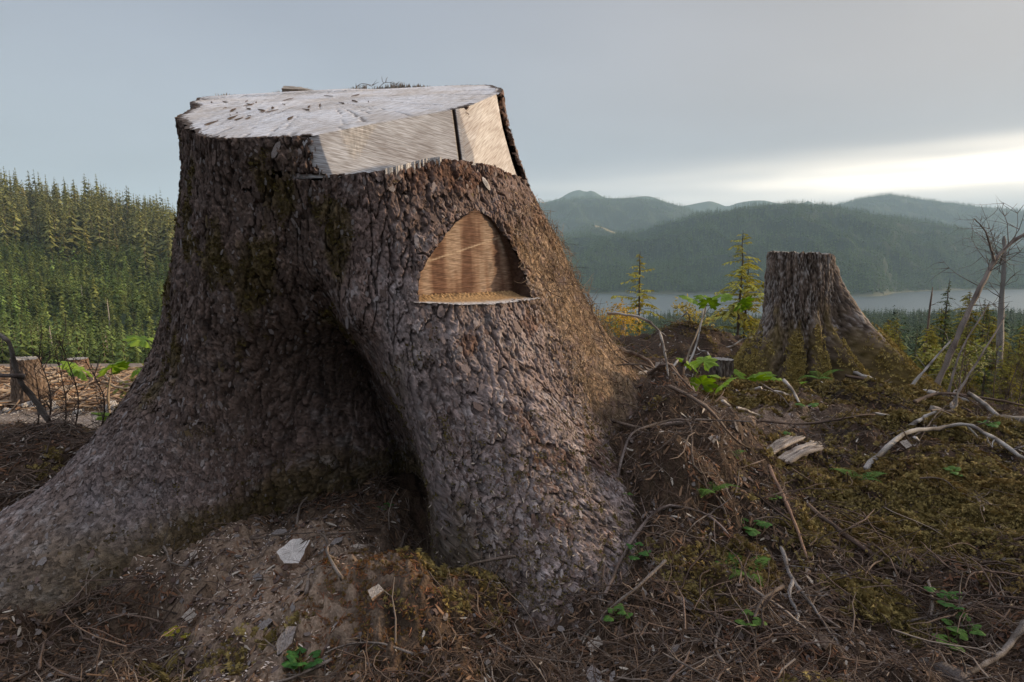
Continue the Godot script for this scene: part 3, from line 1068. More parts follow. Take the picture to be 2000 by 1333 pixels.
	for j in nv:
		for i in nu:
			var u := lerpf(l0.x - 0.03, l0.y + 0.06, i / (nu - 1.0))
			var far := bark_dist(u, NS - 0.05)
			bark_at(rad_to_deg(atan2(NN.x * far + NN.y * u, NN.y * far - NN.x * u)), NS - 0.05, Vector3(NN.x * far + NN.y * u, NS - 0.05, NN.y * far - NN.x * u))
			far += sh_disp + 0.01 + 0.008 * ck.get_noise_1d(u * 60.0)
			var dd = lerpf(maxf(far, ND - 0.02), ND - 0.02, j / (nv - 1.0))
			var chip := ck.get_noise_2d(u * 50.0, dd * 50.0)
			var pile := sstep(0.55, 0.95, j / (nv - 1.0)) * (0.018 + 0.012 * chip)
			P.append(Vector3(NN.x * dd + NN.y * u, NS - 0.12 * maxf(dd - ND, 0.0) + pile - 0.004 + 0.003 * chip, NN.y * dd - NN.x * u))
			var c := Vector3(0.55, 0.52, 0.5).lerp(Vector3(0.40, 0.25, 0.12), sstep(0.12, 0.4, j / (nv - 1.0) + 0.25 * chip)) * (1.0 + 0.4 * chip)
			C.append(Color(c.x, c.y, c.z))
			UV.append(Vector2(u, dd))
	obj("notch_floor", grid(P, C, nu, nv, PackedByteArray(), false, UV), wood_m, st)
	P = PackedVector3Array()
	C = PackedColorArray()
	UV = PackedVector2Array()
	nu = 121
	nv = 8
	for j in nv:
		for i in nu:
			var s := i / (nu - 1.0)
			var h: float = NS + 0.48 * sin(PI * s) - 0.012
			var lim := notch_half(h)
			var u: float = lim.x if s < 0.5 else lim.y
			var far := maxf(bark_dist(u, h) - 0.002, ND - 0.02)
			bark_at(rad_to_deg(atan2(NN.x * far + NN.y * u, NN.y * far - NN.x * u)), h, Vector3(NN.x * far + NN.y * u, h, NN.y * far - NN.x * u))
			var dd = lerpf(ND - 0.02, far + sh_disp * 0.6, j / (nv - 1.0))
			P.append(Vector3(NN.x * dd + NN.y * u, h, NN.y * dd - NN.x * u))
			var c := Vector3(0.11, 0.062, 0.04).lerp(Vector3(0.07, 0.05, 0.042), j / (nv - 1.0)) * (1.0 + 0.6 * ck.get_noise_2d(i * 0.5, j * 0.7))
			C.append(Color(c.x, c.y, c.z))
			UV.append(Vector2(u, dd))
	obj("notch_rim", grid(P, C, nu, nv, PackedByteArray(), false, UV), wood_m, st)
	tag(st, "giant sawn spruce stump with a face cut and an arched springboard notch", "tree stump")
	return st

func flake(sd: int) -> ArrayMesh:      # one scale of bark, about one unit across, lying in xz
	var r := RandomNumberGenerator.new()
	r.seed = sd
	var b := Buf.new()
	var n := 9
	var rim := []
	var low := []
	for k in n:
		var a := TAU * k / n
		var q := r.randf_range(0.26, 0.62)
		var x := cos(a) * q
		var z := sin(a) * q * 1.25
		var y := -0.25 * x * x - 0.3 * maxf(z, 0.0) * z + r.randf_range(-0.05, 0.06)
		rim.append(Vector3(x, y + 0.04, z))
		low.append(Vector3(x * 1.02, y - 0.10, z * 1.02))
	var top := Color(1, 1, 1)
	var side := Color(0.45, 0.40, 0.36)
	for k in n:
		var k2 := (k + 1) % n
		b.tri(Vector3(0.05, 0.05, 0.04), rim[k], rim[k2], top, top, top)
		b.tri(rim[k], low[k], rim[k2], side, side, side)
		b.tri(rim[k2], low[k], low[k2], side, side, side)
	return b.mesh()

func surf(dg: float, h: float) -> Array:      # [point with relief, outward normal] in the stump's own axes
	var r := stump_r(dg, h)
	var p := st_pos(dg, h, r)
	bark_at(dg, h, p)
	var p1 := st_pos(dg + 1.5, h, stump_r(dg + 1.5, h))
	var p2 := st_pos(dg, h + 0.04, stump_r(dg, h + 0.04))
	return [st_pos(dg, h, r + sh_disp) + hollow(dg, h, r), (p1 - p).cross(p2 - p).normalized()]

func build_bark_scales(st: Node3D) -> void:
	var m := mat(Color.WHITE, 0.85)
	m.uv1_triplanar = true
	m.uv1_scale = Vector3(1.3, 1.3, 1.3)
	m.albedo_texture = noise_tex(nz(131, 0.03, 4), 256, ramp([Color(0.6, 0.57, 0.56), Color(1, 1, 1)], [0.3, 0.7]))
	m.heightmap_enabled = true
	m.heightmap_scale = 0.25
	m.heightmap_texture = noise_tex(nz(132, 0.04, 4), 256)
	var fl := []
	for k in 5: fl.append(flake(140 + k))
	var xs := []
	var cs := []
	for k in 5:
		xs.append([] as Array[Transform3D])
		cs.append(PackedColorArray())
	var singles := 0
	for q in 30000:
		var dg := rng.randf_range(-98.0, 106.0)
		var h := rng.randf_range(-0.1, 2.9)
		if q > 21000:      # the spreading feet have far more surface
			dg = rng.randf_range(-80.0, -12.0) if q % 4 else rng.randf_range(24.0, 62.0)
			h = rng.randf_range(-0.2, 0.75)
		if h > top_of(dg) - 0.03: continue
		if cut_zone(dg, h + 0.02, stump_r(dg, h) + 0.02) or cut_zone(dg, h - 0.02, stump_r(dg, h) + 0.02): continue
		var dusty := sstep(60.0, 72.0, dg) * sstep(1.9, 1.5, h)
		if rng.randf() < dusty * 0.5: continue
		var s := surf(dg, h)
		var p: Vector3 = s[0]
		var n: Vector3 = s[1]
		var c := sh_col
		if rng.randf() < 0.35 and c.length() < 0.09: continue
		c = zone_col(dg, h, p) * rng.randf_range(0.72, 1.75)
		var grey := rng.randf()
		if grey > 0.86: c = c.lerp(Vector3(0.46, 0.42, 0.415), 0.45)
		elif grey < 0.12 and dg > 20.0: c = c.lerp(Vector3(0.12, 0.06, 0.04), 0.6)
		var k := rng.randi() % 5
		var big := rng.randf() < 0.05
		var size := rng.randf_range(0.010, 0.026) * (1.9 if big else 1.0) * (0.72 if q > 21000 else 1.0)
		var up := (n + Vector3(rng.randf_range(-0.2, 0.2), rng.randf_range(-0.3, 0.12), rng.randf_range(-0.2, 0.2))).normalized()
		# long side along the trunk
		var along := (Vector3.UP - up * up.y).normalized()
		var b := Basis(up.cross(along).normalized(), up, along) * Basis(Vector3.UP, rng.randf_range(-0.5, 0.5))
		var t := Transform3D(b.scaled_local(Vector3(size * rng.randf_range(0.6, 1.1), size * 0.32, size * rng.randf_range(0.9, 1.7))), p + n * 0.003)
		var col := Color(c.x, c.y, c.z)
		if big and singles < 290 and rng.randf() < 0.3:
			singles += 1
			var o := obj("bark_scale", fl[k], scale_mats(c, m), st.get_node("bark"))
			o.transform = t
		else:
			xs[k].append(t)
			cs[k].append(col)
	for k in 5: scatter("bark_scales", fl[k], m, xs[k], cs[k], st.get_node("bark"))

var smats := {}
func scale_mats(c: Vector3, m: StandardMaterial3D) -> StandardMaterial3D:
	var k := "%d%d" % [roundi(c.x * 24.0), roundi(c.z * 24.0)]
	if not smats.has(k):
		var n: StandardMaterial3D = m.duplicate()
		n.albedo_color = Color(c.x, c.y, c.z).linear_to_srgb()
		smats[k] = n
	return smats[k]

# ------------------------------------------------------------------ wood lying and standing about
func smooth(ctrl: Array, per: int, jit: float, r: RandomNumberGenerator) -> PackedVector3Array:
	var out := PackedVector3Array()
	for i in ctrl.size() - 1:
		var p0: Vector3 = ctrl[maxi(i - 1, 0)]
		var p1: Vector3 = ctrl[i]
		var p2: Vector3 = ctrl[i + 1]
		var p3: Vector3 = ctrl[mini(i + 2, ctrl.size() - 1)]
		for k in per:
			out.append(p1.cubic_interpolate(p2, p0, p3, k / float(per)) + Vector3(r.randf_range(-jit, jit), r.randf_range(-jit, jit), r.randf_range(-jit, jit)))
	out.append(ctrl[-1])
	return out

func limb(b: Buf, ctrl: Array, r0: float, r1: float, col: Vector3, sd: int, per := 5, sides := 7, patch := 0.5, jit := 0.3) -> PackedVector3Array:
	var r := RandomNumberGenerator.new()
	r.seed = sd
	var pts := smooth(ctrl, per, r0 * jit, r)
	var rad := PackedFloat32Array()
	var cols := PackedColorArray()
	for i in pts.size():
		var t := i / float(pts.size() - 1)
		rad.append(lerpf(r0, r1, pow(t, 0.8)) * r.randf_range(0.82, 1.18) * (0.45 if i == pts.size() - 1 else 1.0))
		var c := col * r.randf_range(0.75, 1.2)
		if r.randf() < patch * 0.5: c = c.lerp(Vector3(0.07, 0.05, 0.04), 0.7)
		cols.append(Color(c.x, c.y, c.z))
	b.tube(pts, rad, sides, cols, 0.2)
	return pts

func side_twigs(b: Buf, pts: PackedVector3Array, n: int, length: float, rad: float, col: Vector3, sd: int, rise := 0.2, again := 0, from := 0.2) -> void:
	var r := RandomNumberGenerator.new()
	r.seed = sd
	for k in n:
		var i := clampi(int(lerpf(from, 0.97, r.randf()) * (pts.size() - 1)), 1, pts.size() - 2)
		var d := (pts[i + 1] - pts[i - 1]).normalized()
		var o := d.cross(Vector3(r.randf_range(-1, 1), r.randf_range(-1, 1), r.randf_range(-1, 1))).normalized()
		var l := length * r.randf_range(0.4, 1.1)
		var g := (d * r.randf_range(0.3, 1.0) + o + Vector3(0, rise, 0)).normalized()
		var p := pts[i]
		var q := p + g * l * 0.5 + Vector3(r.randf_range(-0.1, 0.1), r.randf_range(-0.1, 0.1), r.randf_range(-0.1, 0.1)) * l
		var e := q + (g + Vector3(r.randf_range(-0.4, 0.4), r.randf_range(-0.5, 0.3), r.randf_range(-0.4, 0.4))).normalized() * l * 0.5
		var w := limb(b, [p, q, e], rad * r.randf_range(0.6, 1.0), rad * 0.25, col, sd * 31 + k, 3, 4, 0.3, 0.6)
		if again > 0: side_twigs(b, w, again, l * 0.55, rad * 0.6, col, sd * 7 + k, rise, 0, 0.2)

var wood_bark: StandardMaterial3D
func lying(called: String, label: String, category: String, group: String, ground_pts: Array, r0: float, r1: float, col: Vector3, sd: int, twigs := 0, tl := 0.15, patch := 0.5) -> Node3D:
	# control points [x, z, height over the ground]
	var base := Vector3(ground_pts[0][0], ground_y(ground_pts[0][0], ground_pts[0][1]), ground_pts[0][1])
	var c := []
	for g in ground_pts: c.append(Vector3(g[0], ground_y(g[0], g[1]) + g[2] + r0 * 0.5, g[1]) - base)
	var b := Buf.new()
	var p = limb(b, c, r0, r1, col, sd, 5, 7, patch)
	var root := thing(called, base)
	if twigs > 0 and twigs < 9: side_twigs(b, p, twigs, tl, r1 * 0.7 + r0 * 0.1, col, sd + 5)
	obj("stem", b.mesh(), wood_bark, root)
	if twigs > 8:
		var tb := Buf.new()
		side_twigs(tb, p, twigs, tl, r1 * 0.7 + r0 * 0.1, col, sd + 5)
		obj("twigs", tb.mesh(), wood_bark, root)
	tag(root, label, category, group)
	return root

func standing(called: String, label: String, category: String, group: String, pts: Array, r0: float, r1: float, col: Vector3, sd: int, twigs: int, tl: float, again := 0, rise := 0.2, from := 0.3) -> Node3D:
	var base: Vector3 = pts[0]
	var c := []
	for p in pts: c.append(p - base)
	var b := Buf.new()
	var pp = limb(b, c, r0, r1, col, sd, 6, 8, 0.3, 0.15)
	var root := thing(called, base)
	if twigs > 0 and twigs < 12: side_twigs(b, pp, twigs, tl, maxf(r0 * 0.18, 0.0035), col * 0.8, sd + 9, rise, again, from)
	obj("trunk" if r0 > 0.04 else "stem", b.mesh(), wood_bark, root)
	if twigs > 11:
		var tb := Buf.new()
		side_twigs(tb, pp, twigs, tl, maxf(r0 * 0.18, 0.0035), col * 0.8, sd + 9, rise, again, from)
		obj("branches", tb.mesh(), wood_bark, root)
	tag(root, label, category, group)
	return root

# ------------------------------------------------------------------ living plants
var leaf_m: StandardMaterial3D
var needle_m: StandardMaterial3D

func hemlock(sd: int, H: float, bare: float, reach: float, n: int, col: Vector3, airy := false) -> Array:
	var r := RandomNumberGenerator.new()
	r.seed = sd
	var tb := Buf.new()
	var bb := Buf.new()
	var fb := Buf.new()
	var bark := Vector3(0.13, 0.10, 0.08)
	limb(tb, [Vector3.ZERO, Vector3(r.randf_range(-0.05, 0.05), H * 0.4, 0), Vector3(0, H * 0.8, 0.03), Vector3(0.0, H, 0)], H * 0.0125, 0.006, bark, sd + 1, 6, 7, 0.4, 0.2)
	for k in n:
		var t := pow((k + r.randf()) / n, 0.9)
		var y := H * lerpf(bare, 0.985, t)
		var l := reach * (pow(1.0 - t, 0.7) + 0.08) * r.randf_range(0.35, 1.2)
		if bare > 0.25: l *= sstep(-0.25, 0.25, t)
		if airy: l = reach * (pow(1.0 - t, 0.8) * (0.4 + 0.6 * sstep(0.0, 0.3, t)) + 0.1) * r.randf_range(0.3, 1.15)
		var a := r.randf() * TAU
		var d := Vector3(cos(a), 0, sin(a))
		var p0 := Vector3(0, y, 0)
		var p1 := p0 + d * l * 0.5 + Vector3(0, l * 0.10, 0)
		var p2 := p0 + d * l - Vector3(0, l * (r.randf_range(-0.25, 0.3) if airy else r.randf_range(0.12, 0.4)), 0)
		limb(bb, [p0, p1, p2], 0.004 + l * 0.010, 0.002, bark * 0.8, sd * 3 + k, 3, 3, 0.2)
		var side := Vector3(-sin(a), 0, cos(a))
		var m := int(5 + l * 16.0)
		for q in m:
			var s := lerpf(0.12, 1.0, (q + r.randf()) / m)
			var p := p0.lerp(p1, s).lerp(p1.lerp(p2, s), s)
			var sl := ((0.06 + l * 0.24) * (1.15 - s * 0.75) if not airy else 0.12 + l * 0.13) * r.randf_range(0.5, 1.2)
			for sg in [-1.0, 1.0]:
				if r.randf() < (0.3 if airy else 0.15): continue
				var g: Vector3 = (side * sg + d * r.randf_range(0.3, 0.9) - Vector3(0, r.randf_range(0.1, 0.6), 0)).normalized()
				var w := g.cross(Vector3.UP).normalized() * sl * (0.2 if airy else 0.30)
				var c := col * r.randf_range(0.6, 1.4)
				var cc := Color(c.x, c.y, c.z)
				var mid := p + g * sl * 0.5
				var e := p + g * sl - Vector3(0, sl * 0.3, 0)
				fb.tri(p, mid + w, e, cc, cc, cc)
				fb.tri(p, e, mid - w - Vector3(0, sl * 0.08, 0), cc, cc, cc)
	return [tb.mesh(), bb.mesh(), fb.mesh()]

func plant_tree(m: Array, x: float, z: float, y: float, s: float, turn: float, label: String, group := "") -> Node3D:
	var o := thing("conifer_tree", Vector3(x, y, z))
	obj("trunk", m[0], wood_bark, o)
	obj("branches", m[1], wood_bark, o)
	obj("crown", m[2], needle_m, o)
	o.rotation.y = turn
	o.scale = Vector3.ONE * s
	tag(o, label, "conifer tree", group)
	return o

func palmate(sd: int, lobes: int, rad: float, col: Vector3, teeth := 0.06) -> ArrayMesh:
	var r := RandomNumberGenerator.new()
	r.seed = sd
	var b := Buf.new()
	var n := lobes * 8
	var rim := []
	var mid := []
	for k in n + 1:
		var f := k / float(n)
		var a := lerpf(-2.75, 2.75, f)
		var lobe := absf(cos(PI * f * lobes))
		var q := rad * (0.70 + 0.30 * pow(1.0 - absf(fposmod(f * lobes, 1.0) - 0.5) * 2.0, 0.8)) * (1.0 - 0.12 * absf(a) / 2.75) * (1.0 + r.randf_range(-teeth, teeth))
		var fold := (0.5 - absf(fposmod(f * lobes, 1.0) - 0.5) * 2.0) * rad * 0.10
		rim.append(Vector3(sin(a) * q, fold - q * q / rad * 0.28 + r.randf_range(-0.02, 0.02) * rad, -cos(a) * q))
		mid.append(Vector3(sin(a) * q * 0.55, fold * 0.8 - q * q / rad * 0.05 + rad * 0.03, -cos(a) * q * 0.55))
	for k in n:
		var v := col * r.randf_range(0.82, 1.15) * (0.82 if k % 8 == 0 else 1.0)
		var c := Color(v.x, v.y, v.z)
		b.tri(Vector3.ZERO, mid[k], mid[k + 1], c, c, c)
		b.quad(mid[k], rim[k], rim[k + 1], mid[k + 1], c)
	return b.mesh()

func devils_club(at: Vector3, stem: Array, leaves: Array, label: String) -> Node3D:
	# stem control points and leaves [x, y, z, radius, tilt x, turn] are offsets from the base
	var o := thing("broad_leaf_plant", at)
	if stem.size() > 1:
		var b := Buf.new()
		limb(b, stem, 0.016, 0.009, Vector3(0.36, 0.29, 0.22), int(at.x * 100.0) + 7, 4, 6, 0.3)
		obj("stem", b.mesh(), wood_bark, o)
	var tip: Vector3 = stem[-1]
	var k := 0
	for l in leaves:
		var p := Vector3(l[0], l[1], l[2])
		var sb := Buf.new()
		limb(sb, [tip, tip.lerp(p, 0.5) + Vector3(0, 0.02, 0), p], 0.0045, 0.003, Vector3(0.14, 0.15, 0.04), k + 31, 3, 4, 0.0)
		obj("leaf_stalk", sb.mesh(), wood_bark, o)
		var lf := obj("leaf", palmate(900 + k + int(absf(at.x) * 37.0), 7, 1.0, Vector3(0.17, 0.26, 0.03), 0.12), leaf_m, o)
		lf.position = p
		lf.rotation_degrees = Vector3(l[4], l[5], 0)
		lf.scale = Vector3.ONE * l[3]
		k += 1
	tag(o, label, "plant")
	return o

func seedling(sd: int, leaves: int, rad: float, col: Vector3, tall: float) -> Node3D:
	var r := RandomNumberGenerator.new()
	r.seed = sd
	var o := thing("green_seedling")
	var sb := Buf.new()
	for k in leaves:
		var a := TAU * k / leaves + r.randf_range(-0.5, 0.5)
		var h := tall * r.randf_range(0.5, 1.0)
		var p := Vector3(cos(a), 0, sin(a)) * rad * r.randf_range(0.7, 1.9) + Vector3(0, h, 0)
		limb(sb, [Vector3.ZERO, Vector3(p.x * 0.3, h * 0.7, p.z * 0.3), p], 0.0018, 0.001, Vector3(0.08, 0.10, 0.03), sd + k, 3, 4, 0.0)
		var lf := obj("leaf", palmate(sd * 3 + k, 3 + 2 * (sd % 2), 1.0, col, 0.05), leaf_m, o)
		lf.position = p
		lf.scale = Vector3.ONE * rad * r.randf_range(0.75, 1.2)
		lf.rotation = Vector3(r.randf_range(-0.1, 0.5), -a - PI / 2.0, 0)
	obj("stalk", sb.mesh(), wood_bark, o)
	return o

func fern(sd: int, fronds: int, length: float, col: Vector3) -> Node3D:
	var r := RandomNumberGenerator.new()
	r.seed = sd
	var o := thing("fern")
	for f in fronds:
		var b := Buf.new()
		var l := length * r.randf_range(0.7, 1.15)
		var n := 16
		var prev := Vector3.ZERO
		for k in n:
			var t := (k + 1.0) / n
			var p := Vector3(0, l * (0.7 * t - 0.62 * t * t), -l * t * 0.95)
			var v := col * r.randf_range(0.8, 1.2)
			var c := Color(v.x, v.y, v.z)
			var w := l * 0.26 * sin(PI * pow(t, 0.6)) + 0.004
			b.quad(prev + Vector3(0.001, 0, 0), p + Vector3(0.001, 0, 0), p - Vector3(0.001, 0, 0), prev - Vector3(0.001, 0, 0), c)
			for sg in [-1.0, 1.0]:
				var e: Vector3 = p + Vector3(sg * w, -w * 0.12, -w * 0.45)
				var th := l * 0.024
				b.tri(p + Vector3(0, 0, th), e, p + Vector3(0, 0, -th), c, c, c)
				b.tri(p.lerp(e, 0.4) + Vector3(0, 0.002, th * 1.2), e, p.lerp(e, 0.55) + Vector3(0, 0.002, -th * 1.5), c, c, c)
			prev = p
		var m := obj("frond", b.mesh(), leaf_m, o)
		m.rotation = Vector3(r.randf_range(-0.1, 0.3), TAU * f / fronds + r.randf_range(-0.4, 0.4), 0)
	return o

# ------------------------------------------------------------------ the second stump and the stumps by the road
func rough_stump(called: String, at: Vector3, r_top: float, hgt: float, lobes: Array, lean: Vector2, sd: int, base_col: Vector3, pale: float, moss: float, nu := 420, nv := 200) -> Node3D:
	# lobes: [azimuth, extra radius at the foot, width in degrees, height it climbs]
	var o := thing(called, at)
	var n1 := nz(sd, 7.0 / (r_top * 2.0), 3)
	var n2 := nz(sd + 1, 46.0, 3)
	var n3 := nz(sd + 2, 2.2, 3)
	var P := PackedVector3Array()
	var C := PackedColorArray()
	var rim := PackedVector3Array()
	for j in nv:
		var t := j / (nv - 1.0)
		for i in nu:
			var dg := -180.0 + 360.0 * i / (nu - 1.0)
			var a := deg_to_rad(dg)
			var h := lerpf(-0.35, hgt * (1.0 + 0.02 * n3.get_noise_2d(cos(a) * 2.0, sin(a) * 2.0) - 0.012 * sin(a)), t)
			var hh := maxf(h, 0.0) / hgt
			var r := r_top * (1.0 + 0.30 * pow(maxf(1.0 - hh, 0.0), 1.25))
			var on := 0.0
			for l in lobes:
				var dd = absf(wrapf(dg - l[0], -180.0, 180.0)) / l[2]
				var k: float = exp(-dd * dd) * pow(clampf(1.0 - maxf(h, -0.3) / (hgt * l[3]), 0.0, 1.35), 1.55)
				r += l[1] * k
				on = maxf(on, exp(-dd * dd))
			var q := Vector3(sin(a) * r_top, h * 0.16, cos(a) * r_top)
			var fur := absf(n1.get_noise_3dv(q))
			var f2 := n2.get_noise_3d(q.x, h * 0.25, q.z)
			var zz := n3.get_noise_3d(q.x * 3.0, h * 0.8, q.z * 3.0)
			var mm := clampf(moss * (sstep(0.62, 0.2, hh + 0.5 * zz) * (0.12 + 0.88 * on)), 0.0, 1.0)
			if lobes.size() > 5: r -= 0.14 * (1.0 - on) * sstep(0.75, 0.1, hh)
			var d := r_top * (0.17 * fur + 0.06 * f2) * (1.0 - 0.5 * mm) + mm * 0.03 * (1.0 + zz)
			var c := base_col * (0.50 + 1.9 * fur + 0.9 * f2)
			c = c.lerp(Vector3(0.42, 0.39, 0.37), clampf(pale * (sstep(0.05, 0.5, zz * 0.7 + 0.9 * f2) * sstep(0.25, 0.6, hh) + 0.2 * f2) * sstep(0.0, 0.14, fur), 0.0, 0.6))
			c = c.lerp(Vector3(0.20, 0.145, 0.040) * (1.0 + 0.6 * f2), mm * 0.85)
			var p := Vector3(sin(a) * (r + d) + lean.x * hh, h, cos(a) * (r + d) + lean.y * hh)
			P.append(p)
			C.append(Color(maxf(c.x, 0.005), maxf(c.y, 0.005), maxf(c.z, 0.005)))
			if j == nv - 1: rim.append(p)
	obj("bark", grid(P, C, nu, nv, PackedByteArray(), true), wood_bark, o)
	P = PackedVector3Array()
	C = PackedColorArray()
	var mid := Vector3(lean.x, hgt, lean.y)
	for j in 14:
		for i in nu:
			var v := 1.0 - j / 13.0
			var p := mid.lerp(rim[i], v)
			p.y += 0.012 * n2.get_noise_2d(p.x * 4.0, p.z * 0.5) * (1.0 if j > 0 else 0.0)
			P.append(p)
			var c := Vector3(0.44, 0.40, 0.36) * (0.85 + 0.5 * n2.get_noise_2d(p.x * 3.0, p.z * 0.4))
			if j == 0: c = base_col
			C.append(Color(c.x, c.y, c.z))
	obj("sawn_top", grid(P, C, nu, 14, PackedByteArray(), true), wood_m2, o)
	return o

var wood_m2: StandardMaterial3D
# ------------------------------------------------------------------ litter
func twig_mesh(sd: int, curl: float, rad: float, segs: int) -> ArrayMesh:
	var r := RandomNumberGenerator.new()
	r.seed = sd
	var b := Buf.new()
	var p := Vector3(-0.5, 0, 0)
	var d := Vector3(1, 0, 0)
	var c := []
	for k in segs + 1:
		c.append(p)
		d = (d + Vector3(0, r.randf_range(-curl, curl) * 0.6, r.randf_range(-curl, curl))).normalized()
		p += d / segs
	var w := limb(b, c, rad, rad * 0.5, Vector3.ONE, sd, 1, 4, 0.0, 0.0)
	if curl < 0.5: side_twigs(b, w, 2, 0.3, rad * 0.7, Vector3.ONE, sd + 1)
	return b.mesh()

func chip_mesh(sd: int) -> ArrayMesh:
	var r := RandomNumberGenerator.new()
	r.seed = sd
	var b := Buf.new()
	var n := 5
	var up := []
	var dn := []
	for k in n:
		var a := TAU * k / n + r.randf_range(-0.35, 0.35)
		var q := r.randf_range(0.3, 0.6)
		up.append(Vector3(cos(a) * q * 1.4, 0.06 + r.randf_range(-0.05, 0.06), sin(a) * q * 0.7))
		dn.append(up[k] - Vector3(0, 0.14, 0))
	var w := Color.WHITE
	for k in n - 2: b.tri(up[0], up[k + 1], up[k + 2], w, w, w)
	for k in n:
		var k2 := (k + 1) % n
		b.tri(up[k], dn[k], up[k2], w, w, w)
		b.tri(up[k2], dn[k], dn[k2], w, w, w)
	return b.mesh()

func tuft_mesh(sd: int, n: int) -> ArrayMesh:
	var r := RandomNumberGenerator.new()
	r.seed = sd
	var b := Buf.new()
	for k in n:
		var a := r.randf() * TAU
		var o := Vector3(cos(a), 0, sin(a)) * r.randf_range(0.0, 0.5)
		var g := (Vector3(cos(a), 0, sin(a)) * r.randf_range(0.2, 1.1) + Vector3.UP).normalized()
		var l := r.randf_range(0.5, 1.1)
		var s := Vector3(-sin(a), 0, cos(a)) * r.randf_range(0.06, 0.12)
		var m := o + g * l * 0.6
		var e := o + g * l - Vector3(0, l * 0.25, 0) + s * r.randf_range(-2, 2)
		var v := r.randf_range(0.6, 1.25)
		var c := Color(v, v, v)
		b.tri(o - s * 0.5, m + s, m - s, c * 0.7, c, c)
		b.tri(m + s, e, m - s, c, c, c)
		for q in 2:      # side leaflets
			var p := (o + g * l * 0.3).lerp(e, 0.35 * q + 0.2)
			b.tri(p, p + (s * 3.0 + g * 0.12) , p + g * 0.16, c, c, c)
			b.tri(p, p - (s * 3.0 - g * 0.12), p + g * 0.16, c, c, c)
	return b.mesh()

func off_stump(x: float, z: float, y: float, m := 0.02) -> bool:
	var ox := x - AX.x
	var oz := z - AX.z
	var dg := rad_to_deg(atan2(ox, oz))
	if dg > 20.0 and dg < 100.0: ox -= hollow(dg, y, 2.0).x
	if sqrt(ox * ox + oz * oz) < stump_r(rad_to_deg(atan2(ox, oz)), y) + m: return false
	return Vector2(x - S2.x, z - S2.z).length() > 0.75

const S2 := Vector3(4.2, -0.38, -9.0)
var mossn: FastNoiseLite
func moss_amount(x: float, z: float) -> float:
	var m := sstep(0.20, 0.40, mossn.get_noise_2d(x, z)) * sstep(0.8, 1.8, x) * 0.7
	m = maxf(m, sstep(0.3, 0.5, mossn.get_noise_2d(x + 30.0, z)) * 0.18 * sstep(-6.0, -5.0, z))
	for h in [[2.75, -7.3, 0.95, 0.42], [2.35, -6.15, 0.75, 0.25], [4.35, -7.0, 0.9, 0.5], [3.75, -5.2, 0.6, 0.4], [2.75, -3.6, 0.7, 0.6], [3.4, -11.6, 0.5, 0.3], [4.1, -8.2, 0.6, 0.4]]:
		m = maxf(m, exp(-pow((x - h[0]) / h[2], 2.0) - pow((z - h[1]) / h[3], 2.0)) * 1.2)
	return clampf(m, 0.0, 1.0)

func sawdust(x: float, z: float) -> float:
	var k := 0.0
	for s in SAWDUST: k = maxf(k, exp(-pow((x - s[0]) / s[2], 2.0) - pow((z - s[1]) / s[3], 2.0)) * s[4])
	return k

func view_spot(near: float, far: float, side := 0.92) -> Vector2:
	var dep := near * pow(far / near, pow(rng.randf(), 0.85))
	return Vector2(rng.randf_range(-side, side) * dep, -dep)

